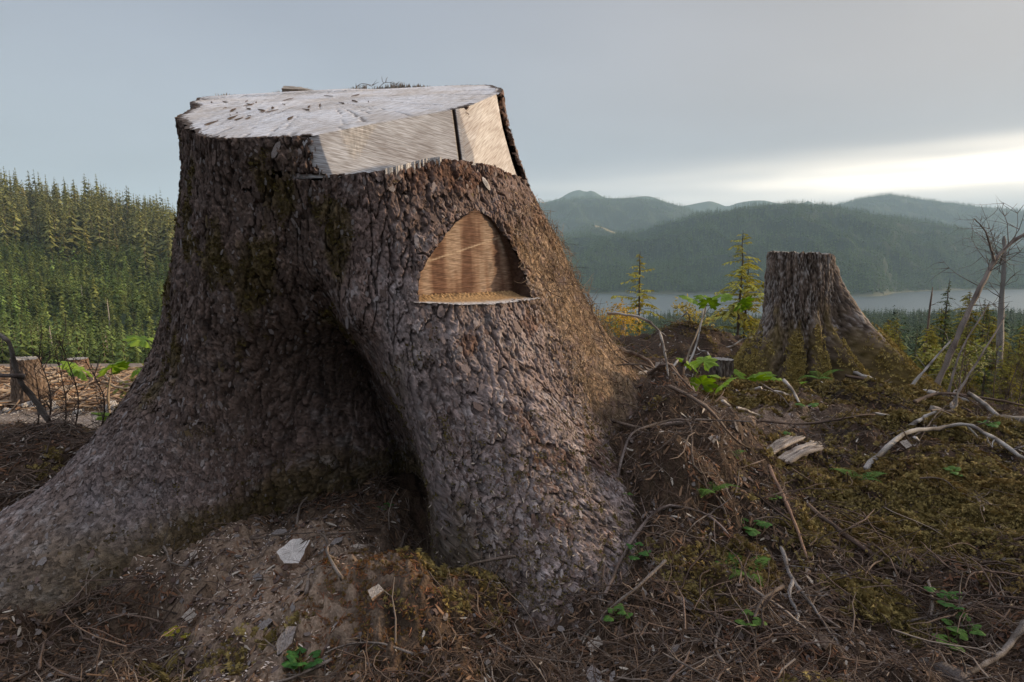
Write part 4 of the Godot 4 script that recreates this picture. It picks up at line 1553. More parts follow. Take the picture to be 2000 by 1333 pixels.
func build_litter() -> void:
	mossn = nz(301, 1.0, 4)
	var m := mat(Color.WHITE, 0.9)
	var mm := mat(Color.WHITE, 0.95)
	mm.backlight_enabled = true
	mm.backlight = Color(0.25, 0.22, 0.1)
	var twigs := []
	var roots := []
	var chips := []
	var tufts := []
	for k in 4:
		twigs.append(twig_mesh(310 + k, 0.35, 0.011, 5))
		roots.append(twig_mesh(320 + k, 0.62, 0.010, 8))
		chips.append(chip_mesh(330 + k))
		tufts.append(tuft_mesh(340 + k, 9))
	var fl := [flake(350), flake(351), flake(352), flake(353)]
	var sets := {}
	var put := func(kind: String, k: int, t: Transform3D, c: Vector3) -> void:
		var key := kind + str(k)
		if not sets.has(key): sets[key] = [[] as Array[Transform3D], PackedColorArray()]
		sets[key][0].append(t)
		sets[key][1].append(Color(c.x, c.y, c.z))
	var zn := nz(302, 1.3, 3)
	for q in 125000:
		var s := view_spot(1.5, 14.0)
		var x := s.x
		var z := s.y
		if x < -2.6 and z < -7.0: continue
		var y := ground_y(x, z)
		if not off_stump(x, z, y): continue
		var n := ground_n(x, z)
		var dust := sawdust(x, z)
		var moss := moss_amount(x, z)
		var zone := zn.get_noise_2d(x, z)
		var k := rng.randi() % 4
		var spin := rng.randf() * TAU
		var up := (n + Vector3(rng.randf_range(-0.35, 0.35), 0, rng.randf_range(-0.35, 0.35))).normalized()
		var v := rng.randf()
		var at := Vector3(x, y, z)
		var grow := 1.0 + 0.05 * -z
		if rng.randf() < moss * 0.8:
			var c := Vector3(0.17, 0.122, 0.040).lerp(Vector3(0.30, 0.225, 0.08), v) * rng.randf_range(0.7, 1.2)
			if zone > 0.1: c = c.lerp(Vector3(0.14, 0.065, 0.02), 0.5 * v)
			for w in 2:
				put.call("moss", (k + w) % 4, turned(up, spin + w, Vector3.ONE * rng.randf_range(0.025, 0.055) * grow, at + Vector3(rng.randf_range(-0.03, 0.03), -0.006, rng.randf_range(-0.03, 0.03))), c)
			continue
		var kind := rng.randf()
		var red := exp(-pow((x + 0.52) / 0.30, 2.0) - pow((z + 2.45) / 0.38, 2.0))
		if rng.randf() < red * 1.3:
			if v < 0.25: put.call("moss", k, turned(up, spin, Vector3.ONE * rng.randf_range(0.012, 0.03), at), Vector3(0.14, 0.10, 0.03).lerp(Vector3(0.16, 0.06, 0.025), rng.randf()))
			else: put.call("chips", k, turned(up, spin, Vector3(1.6, 0.8, 0.6) * rng.randf_range(0.005, 0.015), at + Vector3(0, rng.randf_range(0.0, 0.01), 0)), Vector3(0.10, 0.042, 0.025).lerp(Vector3(0.26, 0.115, 0.06), v * v))
			continue
		if dust > 0.25 and kind < 0.75:
			var c := Vector3(0.38, 0.27, 0.20).lerp(Vector3(0.66, 0.56, 0.49), v * v)
			if v < 0.25: c = Vector3(0.15, 0.08, 0.045)
			put.call("chips", k, turned(up, spin, Vector3(1.2, 0.7, 0.8) * rng.randf_range(0.004, 0.013) * grow, at + Vector3(0, 0.004, 0)), c)
		elif kind < 0.30:
			var c := Vector3(0.08, 0.052, 0.038).lerp(Vector3(0.26, 0.205, 0.165), v * v * v)
			var l := rng.randf_range(0.03, 0.18) * (2.4 if rng.randf() < 0.08 else 1.0)
			put.call("twigs", k, turned(up, spin, Vector3(l, l * 0.8, l), at + Vector3(0, rng.randf_range(0.002, 0.03), 0)), c)
		elif kind < 0.42:
			var c := Vector3(0.06, 0.036, 0.025).lerp(Vector3(0.20, 0.14, 0.10), v * v)
			var l := rng.randf_range(0.05, 0.26)
			put.call("rootlets", k, turned(up, spin, Vector3(l, l * 0.7, l), at + Vector3(0, rng.randf_range(0.0, 0.025), 0)), c)
		elif kind < 0.86:
			var c := Vector3(0.055, 0.033, 0.022).lerp(Vector3(0.21, 0.125, 0.075), v)
			if zone > 0.12: c = c.lerp(Vector3(0.16, 0.06, 0.028), 0.4)
			if rng.randf() < 0.07: c = Vector3(0.42, 0.36, 0.30)
			put.call("chips", k, turned(up, spin, Vector3(1.6, 0.9, 0.8) * rng.randf_range(0.006, 0.026) * grow, at + Vector3(0, rng.randf_range(0.0, 0.016), 0)), c)
		else:
			var c := Vector3(0.08, 0.05, 0.04).lerp(Vector3(0.20, 0.175, 0.165), v * v)
			put.call("bark", k, turned(up, spin, Vector3(1, 0.6, 1) * rng.randf_range(0.010, 0.030) * grow, at + Vector3(0, 0.008, 0)), c)
	# the flank of the big stump carries chips and dead needles as well
	for q in 9000:
		var dg := rng.randf_range(54.0, 112.0)
		var h := rng.randf_range(0.0, 1.95)
		if rng.randf() > sstep(54.0, 72.0, dg) or rng.randf() < 0.7 * sstep(1.4, 1.9, h): continue
		if cut_zone(dg, h, stump_r(dg, h) + 0.01): continue
		var s := surf(dg, h)
		var up: Vector3 = (s[1] + Vector3(rng.randf_range(-0.4, 0.4), rng.randf_range(-0.4, 0.4), rng.randf_range(-0.4, 0.4))).normalized()
		var v := rng.randf()
		var c := Vector3(0.20, 0.125, 0.07).lerp(Vector3(0.50, 0.37, 0.25), v * v)
		if v < 0.2: c = Vector3(0.09, 0.055, 0.04)
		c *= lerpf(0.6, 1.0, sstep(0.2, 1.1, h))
		if rng.randf() < 0.62: put.call("chips", rng.randi() % 4, turned(up, rng.randf() * TAU, Vector3(1.5, 0.8, 0.7) * rng.randf_range(0.007, 0.022), s[0] + AX + s[1] * 0.004), c)
		else: put.call("rootlets", rng.randi() % 4, turned(up, rng.randf() * TAU, Vector3.ONE * rng.randf_range(0.05, 0.24), s[0] + AX + s[1] * 0.012), c * 0.7)
	# litter lodged on the front buttress's toe
	for q in 5200:
		var dg := rng.randf_range(22.0, 66.0)
		var h := pow(rng.randf(), 1.6) * 0.75
		if rng.randf() < h * 0.8: continue
		var s := surf(dg, h)
		var up: Vector3 = (s[1] + Vector3(rng.randf_range(-0.4, 0.4), rng.randf_range(-0.2, 0.6), rng.randf_range(-0.4, 0.4))).normalized()
		var v := rng.randf()
		var kind := rng.randf()
		if kind < 0.55: put.call("chips", rng.randi() % 4, turned(up, rng.randf() * TAU, Vector3(1.5, 0.8, 0.7) * rng.randf_range(0.006, 0.02), s[0] + AX + s[1] * 0.004), Vector3(0.08, 0.05, 0.035).lerp(Vector3(0.42, 0.34, 0.27), v * v * v))
		elif kind < 0.8: put.call("rootlets", rng.randi() % 4, turned(up, rng.randf() * TAU, Vector3.ONE * rng.randf_range(0.03, 0.13), s[0] + AX + s[1] * 0.006), Vector3(0.09, 0.06, 0.045).lerp(Vector3(0.2, 0.15, 0.12), v))
		else: put.call("moss", rng.randi() % 4, turned(up, rng.randf() * TAU, Vector3.ONE * rng.randf_range(0.012, 0.03), s[0] + AX - s[1] * 0.003), Vector3(0.10, 0.075, 0.03).lerp(Vector3(0.17, 0.13, 0.045), v))
	# moss hanging on the shaded bark
	for q in 9000:
		var dg := rng.randf_range(-95.0, 40.0)
		var h := rng.randf_range(0.0, 2.4)
		var p := st_pos(dg, h, stump_r(dg, h))
		var a := sstep(0.10, 0.36, b_zone.get_noise_3d(p.x * 1.3 + 7.0, p.y * 0.8, p.z * 1.3)) * sstep(38.0, 14.0, dg) * sstep(0.4, 0.9, h)
		a = maxf(a, sstep(0.5, 0.1, h) * sstep(34.0, 24.0, dg) * sstep(-40.0, -15.0, dg) * 0.6)
		a = maxf(a, sstep(-78.0, -90.0, dg) * 0.5 * sstep(0.9, 1.3, h))
		if h > top_of(dg) - 0.05 or rng.randf() > a * 0.9 or cut_zone(dg, h, stump_r(dg, h) + 0.01): continue
		var s := surf(dg, h)
		var v := rng.randf()
		var c := Vector3(0.085, 0.060, 0.022).lerp(Vector3(0.15, 0.115, 0.035), v * v)
		put.call("moss", rng.randi() % 4, turned((s[1] - Vector3(0, 0.4, 0)).normalized(), rng.randf() * TAU, Vector3.ONE * rng.randf_range(0.014, 0.034), s[0] + AX - s[1] * 0.004), c)
	# moss on the second stump's skirts
	for q in 11000:
		var dg := rng.randf_range(-130.0, 130.0)
		var h := pow(rng.randf(), 1.5) * 1.3
		var sp := s2_surf(dg, h)
		if sp[2] < rng.randf() * 0.9 + 0.1: continue
		var v := rng.randf()
		put.call("moss", rng.randi() % 4, turned((sp[1] + Vector3(0, -0.15, 0)).normalized(), rng.randf() * TAU, Vector3.ONE * rng.randf_range(0.028, 0.062), sp[0]), Vector3(0.22, 0.16, 0.045).lerp(Vector3(0.48, 0.36, 0.12), v))
	var says := {"moss": ["moss", "golden olive moss growing over humps, roots and bark"], "chips": ["wood_chips", "small sawn wood chips and bark crumbs scattered over the soil"], "twigs": ["twig_litter", "dead brown twigs matted over the soil"], "rootlets": ["rootlet_litter", "thin curling rootlets matted over the soil"], "bark": ["bark_litter", "grey bark flakes scattered over the soil"]}
	var src := {"moss": tufts, "chips": chips, "twigs": twigs, "rootlets": roots, "bark": fl}
	var heaps := {}
	for key in sets:
		var kind: String = key.left(-1)
		if not heaps.has(kind): heaps[kind] = mass(says[kind][0], says[kind][1], "moss" if kind == "moss" else "litter")
		scatter({"moss": "moss_tufts", "chips": "chips", "twigs": "twigs", "rootlets": "rootlets", "bark": "bark_flakes"}[kind], src[kind][int(key.right(1))], mm if kind == "moss" else m, sets[key][0], sets[key][1], heaps[kind])

const S2L := [[-72.0, 0.85, 26.0, 0.7], [-24.0, 0.30, 14.0, 0.5], [4.0, 0.50, 9.0, 0.72], [30.0, 0.95, 8.0, 0.62], [66.0, 1.15, 14.0, 1.0], [94.0, 1.65, 20.0, 1.05], [170.0, 0.5, 40.0, 0.6]]
func s2_surf(dg: float, h: float) -> Array:
	var hgt := 2.05
	var r_at := func(d: float, y: float) -> float:
		var hh := maxf(y, 0.0) / hgt
		var r := 0.445 * (1.0 + 0.30 * pow(maxf(1.0 - hh, 0.0), 1.25)) + 0.03
		for l in S2L:
			var dd = absf(wrapf(d - l[0], -180.0, 180.0)) / l[2]
			r += l[1] * exp(-dd * dd) * pow(clampf(1.0 - y / (hgt * l[3]), 0.0, 1.35), 1.55)
		return r
	var on := 0.0
	for l in S2L:
		var dd = absf(wrapf(dg - l[0], -180.0, 180.0)) / l[2]
		on = maxf(on, exp(-dd * dd) * (0.5 if l[0] == 62.0 else 1.0))
	var r: float = r_at.call(dg, h)
	var p := st_pos(dg, h, r)
	var p1 := st_pos(dg + 2.0, h, r_at.call(dg + 2.0, h))
	var p2 := st_pos(dg, h + 0.04, r_at.call(dg, h + 0.04))
	return [p + S2 + Vector3(-0.02, 0, 0), (p1 - p).cross(p2 - p).normalized(), on * on * sstep(0.6, 0.2, h / hgt) * 0.9]
func build_second_stump() -> void:
	var o := rough_stump("mossy_stump", S2, 0.415, 2.05, S2L, Vector2(-0.03, 0.0), 201, Vector3(0.160, 0.118, 0.094), 0.8, 1.0)
	tag(o, "weathered grey brown stump with mossy flared roots on the hillcrest", "tree stump")

func build_trees() -> void:
	var pr := []
	pr.append(hemlock(701, 7.0, 0.46, 1.4, 50, Vector3(0.40, 0.36, 0.09), true))
	pr.append(hemlock(702, 7.5, 0.38, 2.0, 64, Vector3(0.36, 0.345, 0.09), true))
	pr.append(hemlock(703, 6.5, 0.12, 1.5, 150, Vector3(0.22, 0.20, 0.045)))
	pr.append(hemlock(704, 6.0, 0.06, 1.8, 170, Vector3(0.26, 0.225, 0.04)))
	pr.append(hemlock(705, 6.5, 0.35, 0.8, 70, Vector3(0.08, 0.10, 0.035)))
	var at := func(x: float, z: float) -> float: return ground_y(x, z) - 0.15
	var fit := func(k: int, x: float, z: float, top: float) -> float: return (top - at.call(x, z)) / [7.0, 7.5, 6.5, 6.0, 6.5][k]
	plant_tree(pr[0], 5.15, -25.0, at.call(5.15, -25.0), fit.call(0, 5.15, -25.0, 2.1), 0.4, "slim young hemlock with bare lower trunk standing alone before the lake")
	plant_tree(pr[1], 9.25, -25.0, at.call(9.25, -25.0), fit.call(1, 9.25, -25.0, 2.9), 1.3, "taller golden hemlock standing just beside the weathered stump")
	plant_tree(pr[0], 9.75, -25.6, at.call(9.75, -25.6), fit.call(0, 9.75, -25.6, 1.8), 2.6, "thin second hemlock stem growing close behind the golden hemlock")
	var rt := [
		[4, 14.16, -20.0, 1.07, "tall thin dark hemlock with its tip above the water line"], [2, 16.34, -22.0, 0.65, "bushy golden green hemlock behind the leaning dead tree"],
		[3, 16.5, -21.0, -0.2, "broad golden hemlock below the grey snag"], [3, 12.9, -16.0, -0.9, "low wide golden hemlock at the edge of the clearing"], [3, 15.0, -24.0, -0.9, "pale hemlock at the foot of the mossy stump's slope"],
		[2, 13.4, -18.5, -0.5, "golden hemlock between the bare pole and the leaning tree"], [3, 15.9, -26.0, -1.2, "small hemlock half hidden by brush"], [2, 10.9, -15.4, -0.6, "nearest bushy hemlock under the leaning dead tree"],
		[3, 12.0, -14.6, -0.8, "low golden hemlock right of the nearest bushy one"], [2, 18.2, -23.5, 0.1, "hemlock behind the grey snag's trunk"], [3, 14.0, -16.6, -0.5, "dense golden hemlock at the picture's edge"], [4, 11.6, -17.5, -0.3, "thin dark stemmed hemlock over the brush"],
		[2, 11.2, -20.5, -1.4, "short hemlock peeping over the crest beside the mossy stump"], [3, 9.6, -13.8, -1.7, "smallest hemlock just below the clearing's edge"],
	]
	for k in 22:
		var z := rng.randf_range(-27.0, -14.5)
		var x := -z * rng.randf_range(0.60, 0.93)
		rt.append([[2, 3, 3, 2, 4][k % 5], x, z, rng.randf_range(-1.1, 0.5) - (0.6 if x < -z * 0.68 else 0.0), "golden green young hemlock in the thicket below the leaning dead tree"])
	for r in rt: plant_tree(pr[r[0]], r[1], r[2], at.call(r[1], r[2]), fit.call(r[0], r[1], r[2], r[3]), r[1] * 3.0, r[4], "young hemlocks of the thicket" if String(r[4]).contains("thicket") else "")
	# dead wood standing on the slope
	var grey := Vector3(0.24, 0.20, 0.175)
	standing("leaning_dead_tree", "grey leaning dead tree with a fine spray of bare twigs on top", "dead tree", "", [Vector3(5.62, -1.0, -8.45), Vector3(5.94, -0.26, -8.5), Vector3(6.21, 0.35, -8.6), Vector3(6.68, 1.2, -8.8), Vector3(7.11, 1.71, -9.0), Vector3(7.75, 2.1, -9.2)], 0.046, 0.022, grey, 801, 18, 0.8, 4, -0.1, 0.45)
	standing("dead_limb", "bare forked limb with drooping twigs at the top of the leaning dead tree", "dead branch", "", [Vector3(6.95, 1.52, -8.92), Vector3(6.86, 1.72, -8.9), Vector3(6.72, 1.98, -8.86), Vector3(6.50, 2.16, -8.8)], 0.022, 0.005, grey, 802, 26, 0.42, 4, 0.1, 0.2)
	standing("grey_snag", "straight grey snag with short broken limbs standing in the lake's glare", "dead tree", "", [Vector3(13.75, -4.6, -17.0), Vector3(13.62, -1.0, -17.0), Vector3(13.5, 1.2, -17.0), Vector3(13.42, 2.3, -17.0)], 0.09, 0.045, Vector3(0.28, 0.26, 0.24), 803, 16, 0.9, 1, 0.0, 0.45)
	standing("bare_pole", "thin bare pole of a dead young tree in front of the water", "dead tree", "", [Vector3(12.6, -4.6, -19.0), Vector3(12.85, -1.5, -19.0), Vector3(12.95, 0.85, -19.0)], 0.06, 0.02, Vector3(0.20, 0.15, 0.12), 804, 10, 0.35, 0, 0.0, 0.5)
	standing("broken_pole", "short broken pale stem in front of the yellow bush", "dead tree", "", [Vector3(3.66, -1.4, -20.0), Vector3(3.64, -0.9, -20.0), Vector3(3.64, 0.15, -20.0)], 0.075, 0.06, Vector3(0.42, 0.33, 0.22), 805, 0, 0.2)
	standing("dead_bough", "long pale bare stem leaning from the brush under the leaning tree", "dead branch", "", [Vector3(4.47, -0.40, -6.3), Vector3(4.72, 0.05, -6.45), Vector3(5.01, 0.39, -6.6), Vector3(5.64, 0.95, -7.0)], 0.022, 0.006, grey, 806, 12, 0.45, 2, 0.2, 0.3)
	standing("dead_bough", "second bare stem rising nearer the lake through the brush", "dead branch", "", [Vector3(5.0, -0.35, -7.0), Vector3(5.15, 0.15, -7.1), Vector3(5.32, 0.53, -7.2), Vector3(5.75, 1.07, -7.4)], 0.020, 0.005, grey, 807, 12, 0.4, 2, 0.2, 0.3)
	standing("dead_bough", "short pale crooked stem pointing up beside the mossy stump's roots", "dead branch", "", [Vector3(5.2, -0.4, -8.0), Vector3(5.28, -0.1, -8.0), Vector3(5.53, 0.14, -8.1), Vector3(5.9, 0.52, -8.2)], 0.028, 0.012, Vector3(0.42, 0.39, 0.36), 808, 3, 0.3, 0, 0.2, 0.3)
	for k in 9:
		var x := [6.2, 6.6, 7.0, 5.9, 7.4, 6.9, 7.7, 5.6, 7.1][k] as float
		var z := [-8.2, -7.4, -8.6, -9.2, -8.8, -7.0, -9.6, -7.6, -7.8][k] as float
		var y := ground_y(x, z) - 0.05
		var o := standing("bare_bush", "leafless grey brown bush in the tangle below the leaning tree", "bush", "leafless bushes under the leaning tree", [Vector3(x, y, z), Vector3(x + 0.05 * (k % 3 - 1), y + 0.35, z), Vector3(x + 0.14 * (k % 3 - 1), y + 0.85 + 0.06 * k, z + 0.1)], 0.011, 0.003, Vector3(0.15, 0.11, 0.09), 820 + k, 22, 0.55, 4, 0.3, 0.1)
		o.rotation.y = 0.0
	# autumn coloured bushes on the brow
	var lm := tuft_mesh(360, 16)
	for b in [[3.05, -18.0, -0.15, 0.55, Vector3(0.42, 0.24, 0.02), "yellow autumn bush at the foot of the giant stump's slope", 190, 0.75], [3.75, -12.6, 0.55, 0.4, Vector3(0.36, 0.27, 0.05), "pale yellow bush on the mound of roots", 60, 0.4], [8.6, -11.6, -0.4, 0.5, Vector3(0.17, 0.17, 0.03), "green yellow bush beside the mossy stump's sunlit root", 110, 0.5], [-4.35, -7.2, -0.2, 0.7, Vector3(0.12, 0.115, 0.025), "olive leafy bush behind the giant stump's root", 130, 0.6]]:
		var o := thing("leafy_bush", Vector3(b[0], ground_y(b[0], b[1]), b[1]))
		var gy: float = ground_y(b[0], b[1])
		var sb := Buf.new()
		var fb := Buf.new()
		var r := RandomNumberGenerator.new()
		r.seed = int(b[6]) + 5
		for q in 9:
			var top := Vector3(r.randf_range(-1, 1) * b[3], b[2] - gy + r.randf_range(-0.2, 0.35) * b[3] * 2.0, r.randf_range(-1, 1) * b[3])
			limb(sb, [Vector3.ZERO, top * Vector3(0.4, 0.6, 0.4), top], 0.012, 0.004, Vector3(0.25, 0.17, 0.09), q + 50, 4, 4, 0.2)
			for w in int(b[6]) / 9:
				var p = top + Vector3(r.randf_range(-1, 1), r.randf_range(-1.1, 0.7), r.randf_range(-1, 1)) * b[7] * 0.4
				var c: Vector3 = b[4] * r.randf_range(0.55, 1.3)
				var cc := Color(c.x, c.y, c.z)
				for e in 6:
					var g := Vector3(r.randf_range(-1, 1), r.randf_range(-0.7, 0.5), r.randf_range(-1, 1)).normalized()
					var s := g.cross(Vector3(0.3, 0.8, 0.5)).normalized() * 0.022
					var pp = p + g * 0.05
					fb.quad(pp, pp + g * 0.035 + s, pp + g * 0.08, pp + g * 0.035 - s, cc)
		obj("stems", sb.mesh(), wood_bark, o)
		obj("foliage", fb.mesh(), leaf_m, o)
		tag(o, b[5], "bush")

func build_wood() -> void:
	var pale := Vector3(0.40, 0.37, 0.34)
	var brown := Vector3(0.15, 0.105, 0.08)
	lying("dead_branch", "thick pale lichen spotted branch arching over the moss", "branch", "", [[2.48, -4.18, 0.03], [2.97, -4.55, 0.08], [3.43, -4.83, 0.10], [3.68, -4.86, 0.10], [3.72, -4.6, 0.08], [3.75, -4.3, 0.06]], 0.019, 0.012, pale, 401, 5, 0.25, 0.7)
	lying("dead_branch", "long silver branch running down from the mossy stump's roots", "branch", "", [[4.55, -8.1, 0.50], [4.85, -8.0, 0.42], [5.09, -7.85, 0.18], [5.2, -7.5, 0.05], [5.3, -7.1, 0.02], [5.1, -6.6, 0.0]], 0.028, 0.018, pale, 402, 7, 0.3)
	lying("dead_branch", "second thinner branch leaning on the mossy stump's roots", "branch", "", [[4.45, -8.1, 0.45], [4.7, -7.8, 0.36], [4.95, -7.5, 0.12], [5.1, -7.2, 0.02]], 0.022, 0.012, brown, 403, 8, 0.25)
	lying("bleached_stick", "bleached flat stick lying before the mossy stump's roots", "stick", "", [[3.55, -7.62, 0.06], [3.8, -7.55, 0.08], [4.02, -7.6, 0.07]], 0.03, 0.018, Vector3(0.5, 0.48, 0.46), 404, 0, 0.1, 0.1)
	lying("silver_root", "twisted silver root in the tangle at the hillcrest", "root", "", [[5.0, -7.6, 0.2], [5.2, -7.4, 0.22], [5.32, -7.1, 0.12], [5.35, -6.8, 0.02]], 0.03, 0.018, pale, 405, 6, 0.3)
	lying("silver_root", "bent pale root end poking out of the slope below the tangle", "root", "", [[4.6, -6.1, 0.16], [4.72, -6.0, 0.18], [4.75, -5.8, 0.08], [4.74, -5.7, -0.03]], 0.022, 0.014, pale, 406, 1, 0.1)
	lying("dead_branch", "dark forked branch with pale tips in the shaded litter", "branch", "", [[1.31, -2.85, 0.09], [1.27, -2.63, 0.06], [1.28, -2.46, 0.03], [1.30, -2.28, 0.02]], 0.0095, 0.005, Vector3(0.22, 0.20, 0.19), 407, 6, 0.14)
	lying("dead_branch", "short crooked prong of the forked branch", "branch", "", [[1.27, -2.63, 0.06], [1.2, -2.5, 0.05], [1.2, -2.43, 0.03], [1.16, -2.35, 0.02]], 0.009, 0.005, Vector3(0.3, 0.28, 0.27), 408, 2, 0.08)
	lying("dead_branch", "long thin dark branch crossing the lower slope", "branch", "", [[1.6, -3.2, 0.04], [1.75, -3.0, 0.05], [1.88, -2.8, 0.05], [2.0, -2.63, 0.04], [2.25, -2.5, 0.03]], 0.013, 0.008, brown, 409, 12, 0.2)
	lying("splintered_lath", "splintered brown lath of wood half buried in the litter", "stick", "", [[1.56, -3.62, 0.06], [1.50, -3.3, 0.03], [1.45, -3.05, 0.05], [1.41, -2.79, 0.03]], 0.011, 0.007, Vector3(0.27, 0.17, 0.12), 410, 3, 0.08, 0.2)
	lying("exposed_root", "thin grey root bending away from the giant stump's foot", "root", "", [[0.42, -2.75, 0.02], [0.52, -3.05, 0.04], [0.66, -3.4, 0.06], [0.83, -3.52, 0.05], [1.12, -3.6, 0.04]], 0.009, 0.005, Vector3(0.25, 0.20, 0.18), 411, 6, 0.2)
	lying("exposed_root", "curling double root over the litter beside the giant stump", "root", "", [[0.40, -2.5, 0.03], [0.56, -2.8, 0.04], [0.75, -2.95, 0.05], [0.95, -2.95, 0.04], [1.05, -2.85, 0.03]], 0.009, 0.006, Vector3(0.22, 0.17, 0.15), 412, 7, 0.2)
	lying("dead_branch", "bent grey branch at the lower edge of the slope", "branch", "", [[2.05, -2.3, 0.05], [1.9, -2.2, 0.08], [1.76, -2.12, 0.05], [1.62, -2.05, 0.02]], 0.012, 0.008, Vector3(0.2, 0.17, 0.15), 413, 6, 0.15)
	lying("rotten_log_end", "short rotten log end with white fungus specks", "log", "", [[1.56, -2.16, 0.0], [1.60, -2.05, 0.0], [1.66, -1.95, -0.02]], 0.03, 0.026, Vector3(0.12, 0.10, 0.09), 414, 0, 0.1, 0.8)
	lying("fallen_log", "weathered grey log lying across the brow of the slope", "log", "", [[4.0, -5.75, 0.05], [4.4, -5.72, 0.08], [4.9, -5.75, 0.08], [5.6, -5.9, 0.1]], 0.045, 0.035, Vector3(0.22, 0.19, 0.165), 415, 4, 0.3)
	lying("dead_branch", "pale stick leaning down the flank of the giant stump", "branch", "", [[0.72, -4.60, 0.62], [0.80, -4.45, 0.55], [0.93, -4.25, 0.42], [1.0, -4.1, 0.2], [1.02, -3.95, 0.03]], 0.011, 0.008, pale, 416, 3, 0.15)
	lying("exposed_root", "gnarled root sticking out from the flank of the giant stump", "root", "", [[0.55, -4.95, 0.72], [0.75, -4.9, 0.5], [0.95, -4.85, 0.3], [1.1, -4.75, 0.2], [1.25, -4.6, 0.05]], 0.024, 0.010, Vector3(0.22, 0.165, 0.13), 417, 10, 0.3)
	lying("fallen_log", "pale stripped pole lying behind the large leaves", "log", "", [[1.3, -7.6, 0.04], [1.7, -7.8, 0.08], [2.2, -8.6, 0.1], [2.6, -9.5, 0.12]], 0.03, 0.02, Vector3(0.42, 0.37, 0.33), 418, 6, 0.25)
	lying("dead_branch", "leaning pale branch under the tallest large leaved plant", "branch", "", [[1.9, -8.0, 0.1], [2.3, -8.2, 0.25], [2.7, -8.9, 0.5], [3.0, -9.6, 0.95]], 0.02, 0.012, pale, 419, 4, 0.25)
	lying("dead_branch", "dark mossy branch beside the upper moss hump", "branch", "", [[2.2, -5.4, 0.04], [2.6, -5.3, 0.06], [3.1, -5.35, 0.04], [3.4, -5.5, 0.03]], 0.012, 0.007, brown, 420, 8, 0.2)
	lying("dead_branch", "broken dark branch under the leaning stems", "branch", "", [[4.2, -6.3, 0.08], [4.6, -6.5, 0.12], [5.1, -6.4, 0.1], [5.7, -6.5, 0.1]], 0.02, 0.01, brown, 421, 10, 0.3)
	for k in 11:
		var r := RandomNumberGenerator.new()
		r.seed = 4500 + k
		var a := deg_to_rad(r.randf_range(62.0, 100.0))
		var d0 := r.randf_range(1.75, 2.3)
		var p := []
		for w in 4:
			var dd := d0 + w * r.randf_range(0.14, 0.26)
			var aa := a + w * r.randf_range(-0.05, 0.09)
			var x := AX.x + sin(aa) * dd
			var z := AX.z + cos(aa) * dd
			var on := 0.0
			for hh in 40:      # where the flank or the ground is
				var h: float = 1.9 - hh * 0.05
				if stump_r(rad_to_deg(aa), h) > dd or h < ground_y(x, z):
					on = maxf(h, ground_y(x, z)) - ground_y(x, z)
					break
			p.append([x, z, on + r.randf_range(0.01, 0.07)])
		lying("hanging_root", ["wiry brown root hanging down the debris bank on the giant stump's flank", "pale thin root hanging down the debris bank on the giant stump's flank"][k % 2], "root", "roots hanging on the debris bank", p, r.randf_range(0.006, 0.014), 0.004, Vector3(0.20, 0.15, 0.12) * r.randf_range(0.6, 1.5), 4600 + k, 6, 0.12)
	# dead branch and bare shrub behind the giant stump's other side
	standing("dead_branch", "crooked dead branch rising over the road in front of the small stump", "branch", "", [Vector3(-3.33, -0.05, -4.65), Vector3(-3.40, 0.22, -4.5), Vector3(-3.46, 0.49, -4.4), Vector3(-3.5, 0.72, -4.3), Vector3(-3.47, 0.98, -4.2), Vector3(-3.60, 1.06, -4.2)], 0.021, 0.012, Vector3(0.2, 0.175, 0.16), 430, 5, 0.3, 2, 0.2, 0.1)
	standing("dead_branch", "side limb of the crooked dead branch reaching out level", "branch", "", [Vector3(-3.46, 0.72, -4.3), Vector3(-3.6, 0.74, -4.2), Vector3(-3.85, 0.70, -4.1)], 0.018, 0.012, Vector3(0.16, 0.13, 0.12), 431, 3, 0.2)
	for k in 5:
		var x := -3.25 - 0.10 * k
		var z := -4.72 + 0.14 * (k % 3)
		var y := ground_y(x, z) - 0.02
		standing("bare_shrub", "leafless wiry shrub beside the giant stump's spreading root", "shrub", "wiry shrubs by the spreading root", [Vector3(x, y, z), Vector3(x + 0.06, y + 0.3, z), Vector3(x + 0.03 * k - 0.05, y + 0.62 + 0.1 * (k % 2), z + 0.03)], 0.007, 0.002, Vector3(0.12, 0.085, 0.07), 440 + k, 20, 0.28, 3, 0.35, 0.05)
	# loose twigs that can be told apart
	var first := []
	for k in 5:
		var b := Buf.new()
		var r := RandomNumberGenerator.new()
		r.seed = 460 + k
		var w := limb(b, [Vector3(-0.5, 0, 0), Vector3(-0.15, 0.04, r.randf_range(-0.1, 0.1)), Vector3(0.2, 0.02, r.randf_range(-0.12, 0.12)), Vector3(0.5, 0.0, r.randf_range(-0.1, 0.1))], 0.014, 0.007, Vector3(0.24, 0.195, 0.165) if k % 2 == 0 else Vector3(0.16, 0.12, 0.095), 470 + k, 4, 6, 0.5)
		side_twigs(b, w, 7, 0.3, 0.008, Vector3(0.19, 0.15, 0.125), 480 + k)
		first.append(b.mesh())
	var made := [null, null, null, null, null]
	for q in 230:
		var s := view_spot(1.7, 11.0, 0.84)
		if s.x < -2.5 and s.y < -6.0: continue
		var y := ground_y(s.x, s.y)
		if not off_stump(s.x, s.y, y, 0.05): continue
		var k := rng.randi() % 5
		var o: Node3D
		if made[k] == null:
			made[k] = obj("twig", first[k], wood_bark)
			o = made[k]
		else: o = copy(made[k])
		var n := (ground_n(s.x, s.y) + Vector3(rng.randf_range(-0.2, 0.2), 0, rng.randf_range(-0.2, 0.2))).normalized()
		o.transform = turned(n, rng.randf() * TAU, Vector3.ONE * rng.randf_range(0.14, 0.6), Vector3(s.x, y + 0.018, s.y))
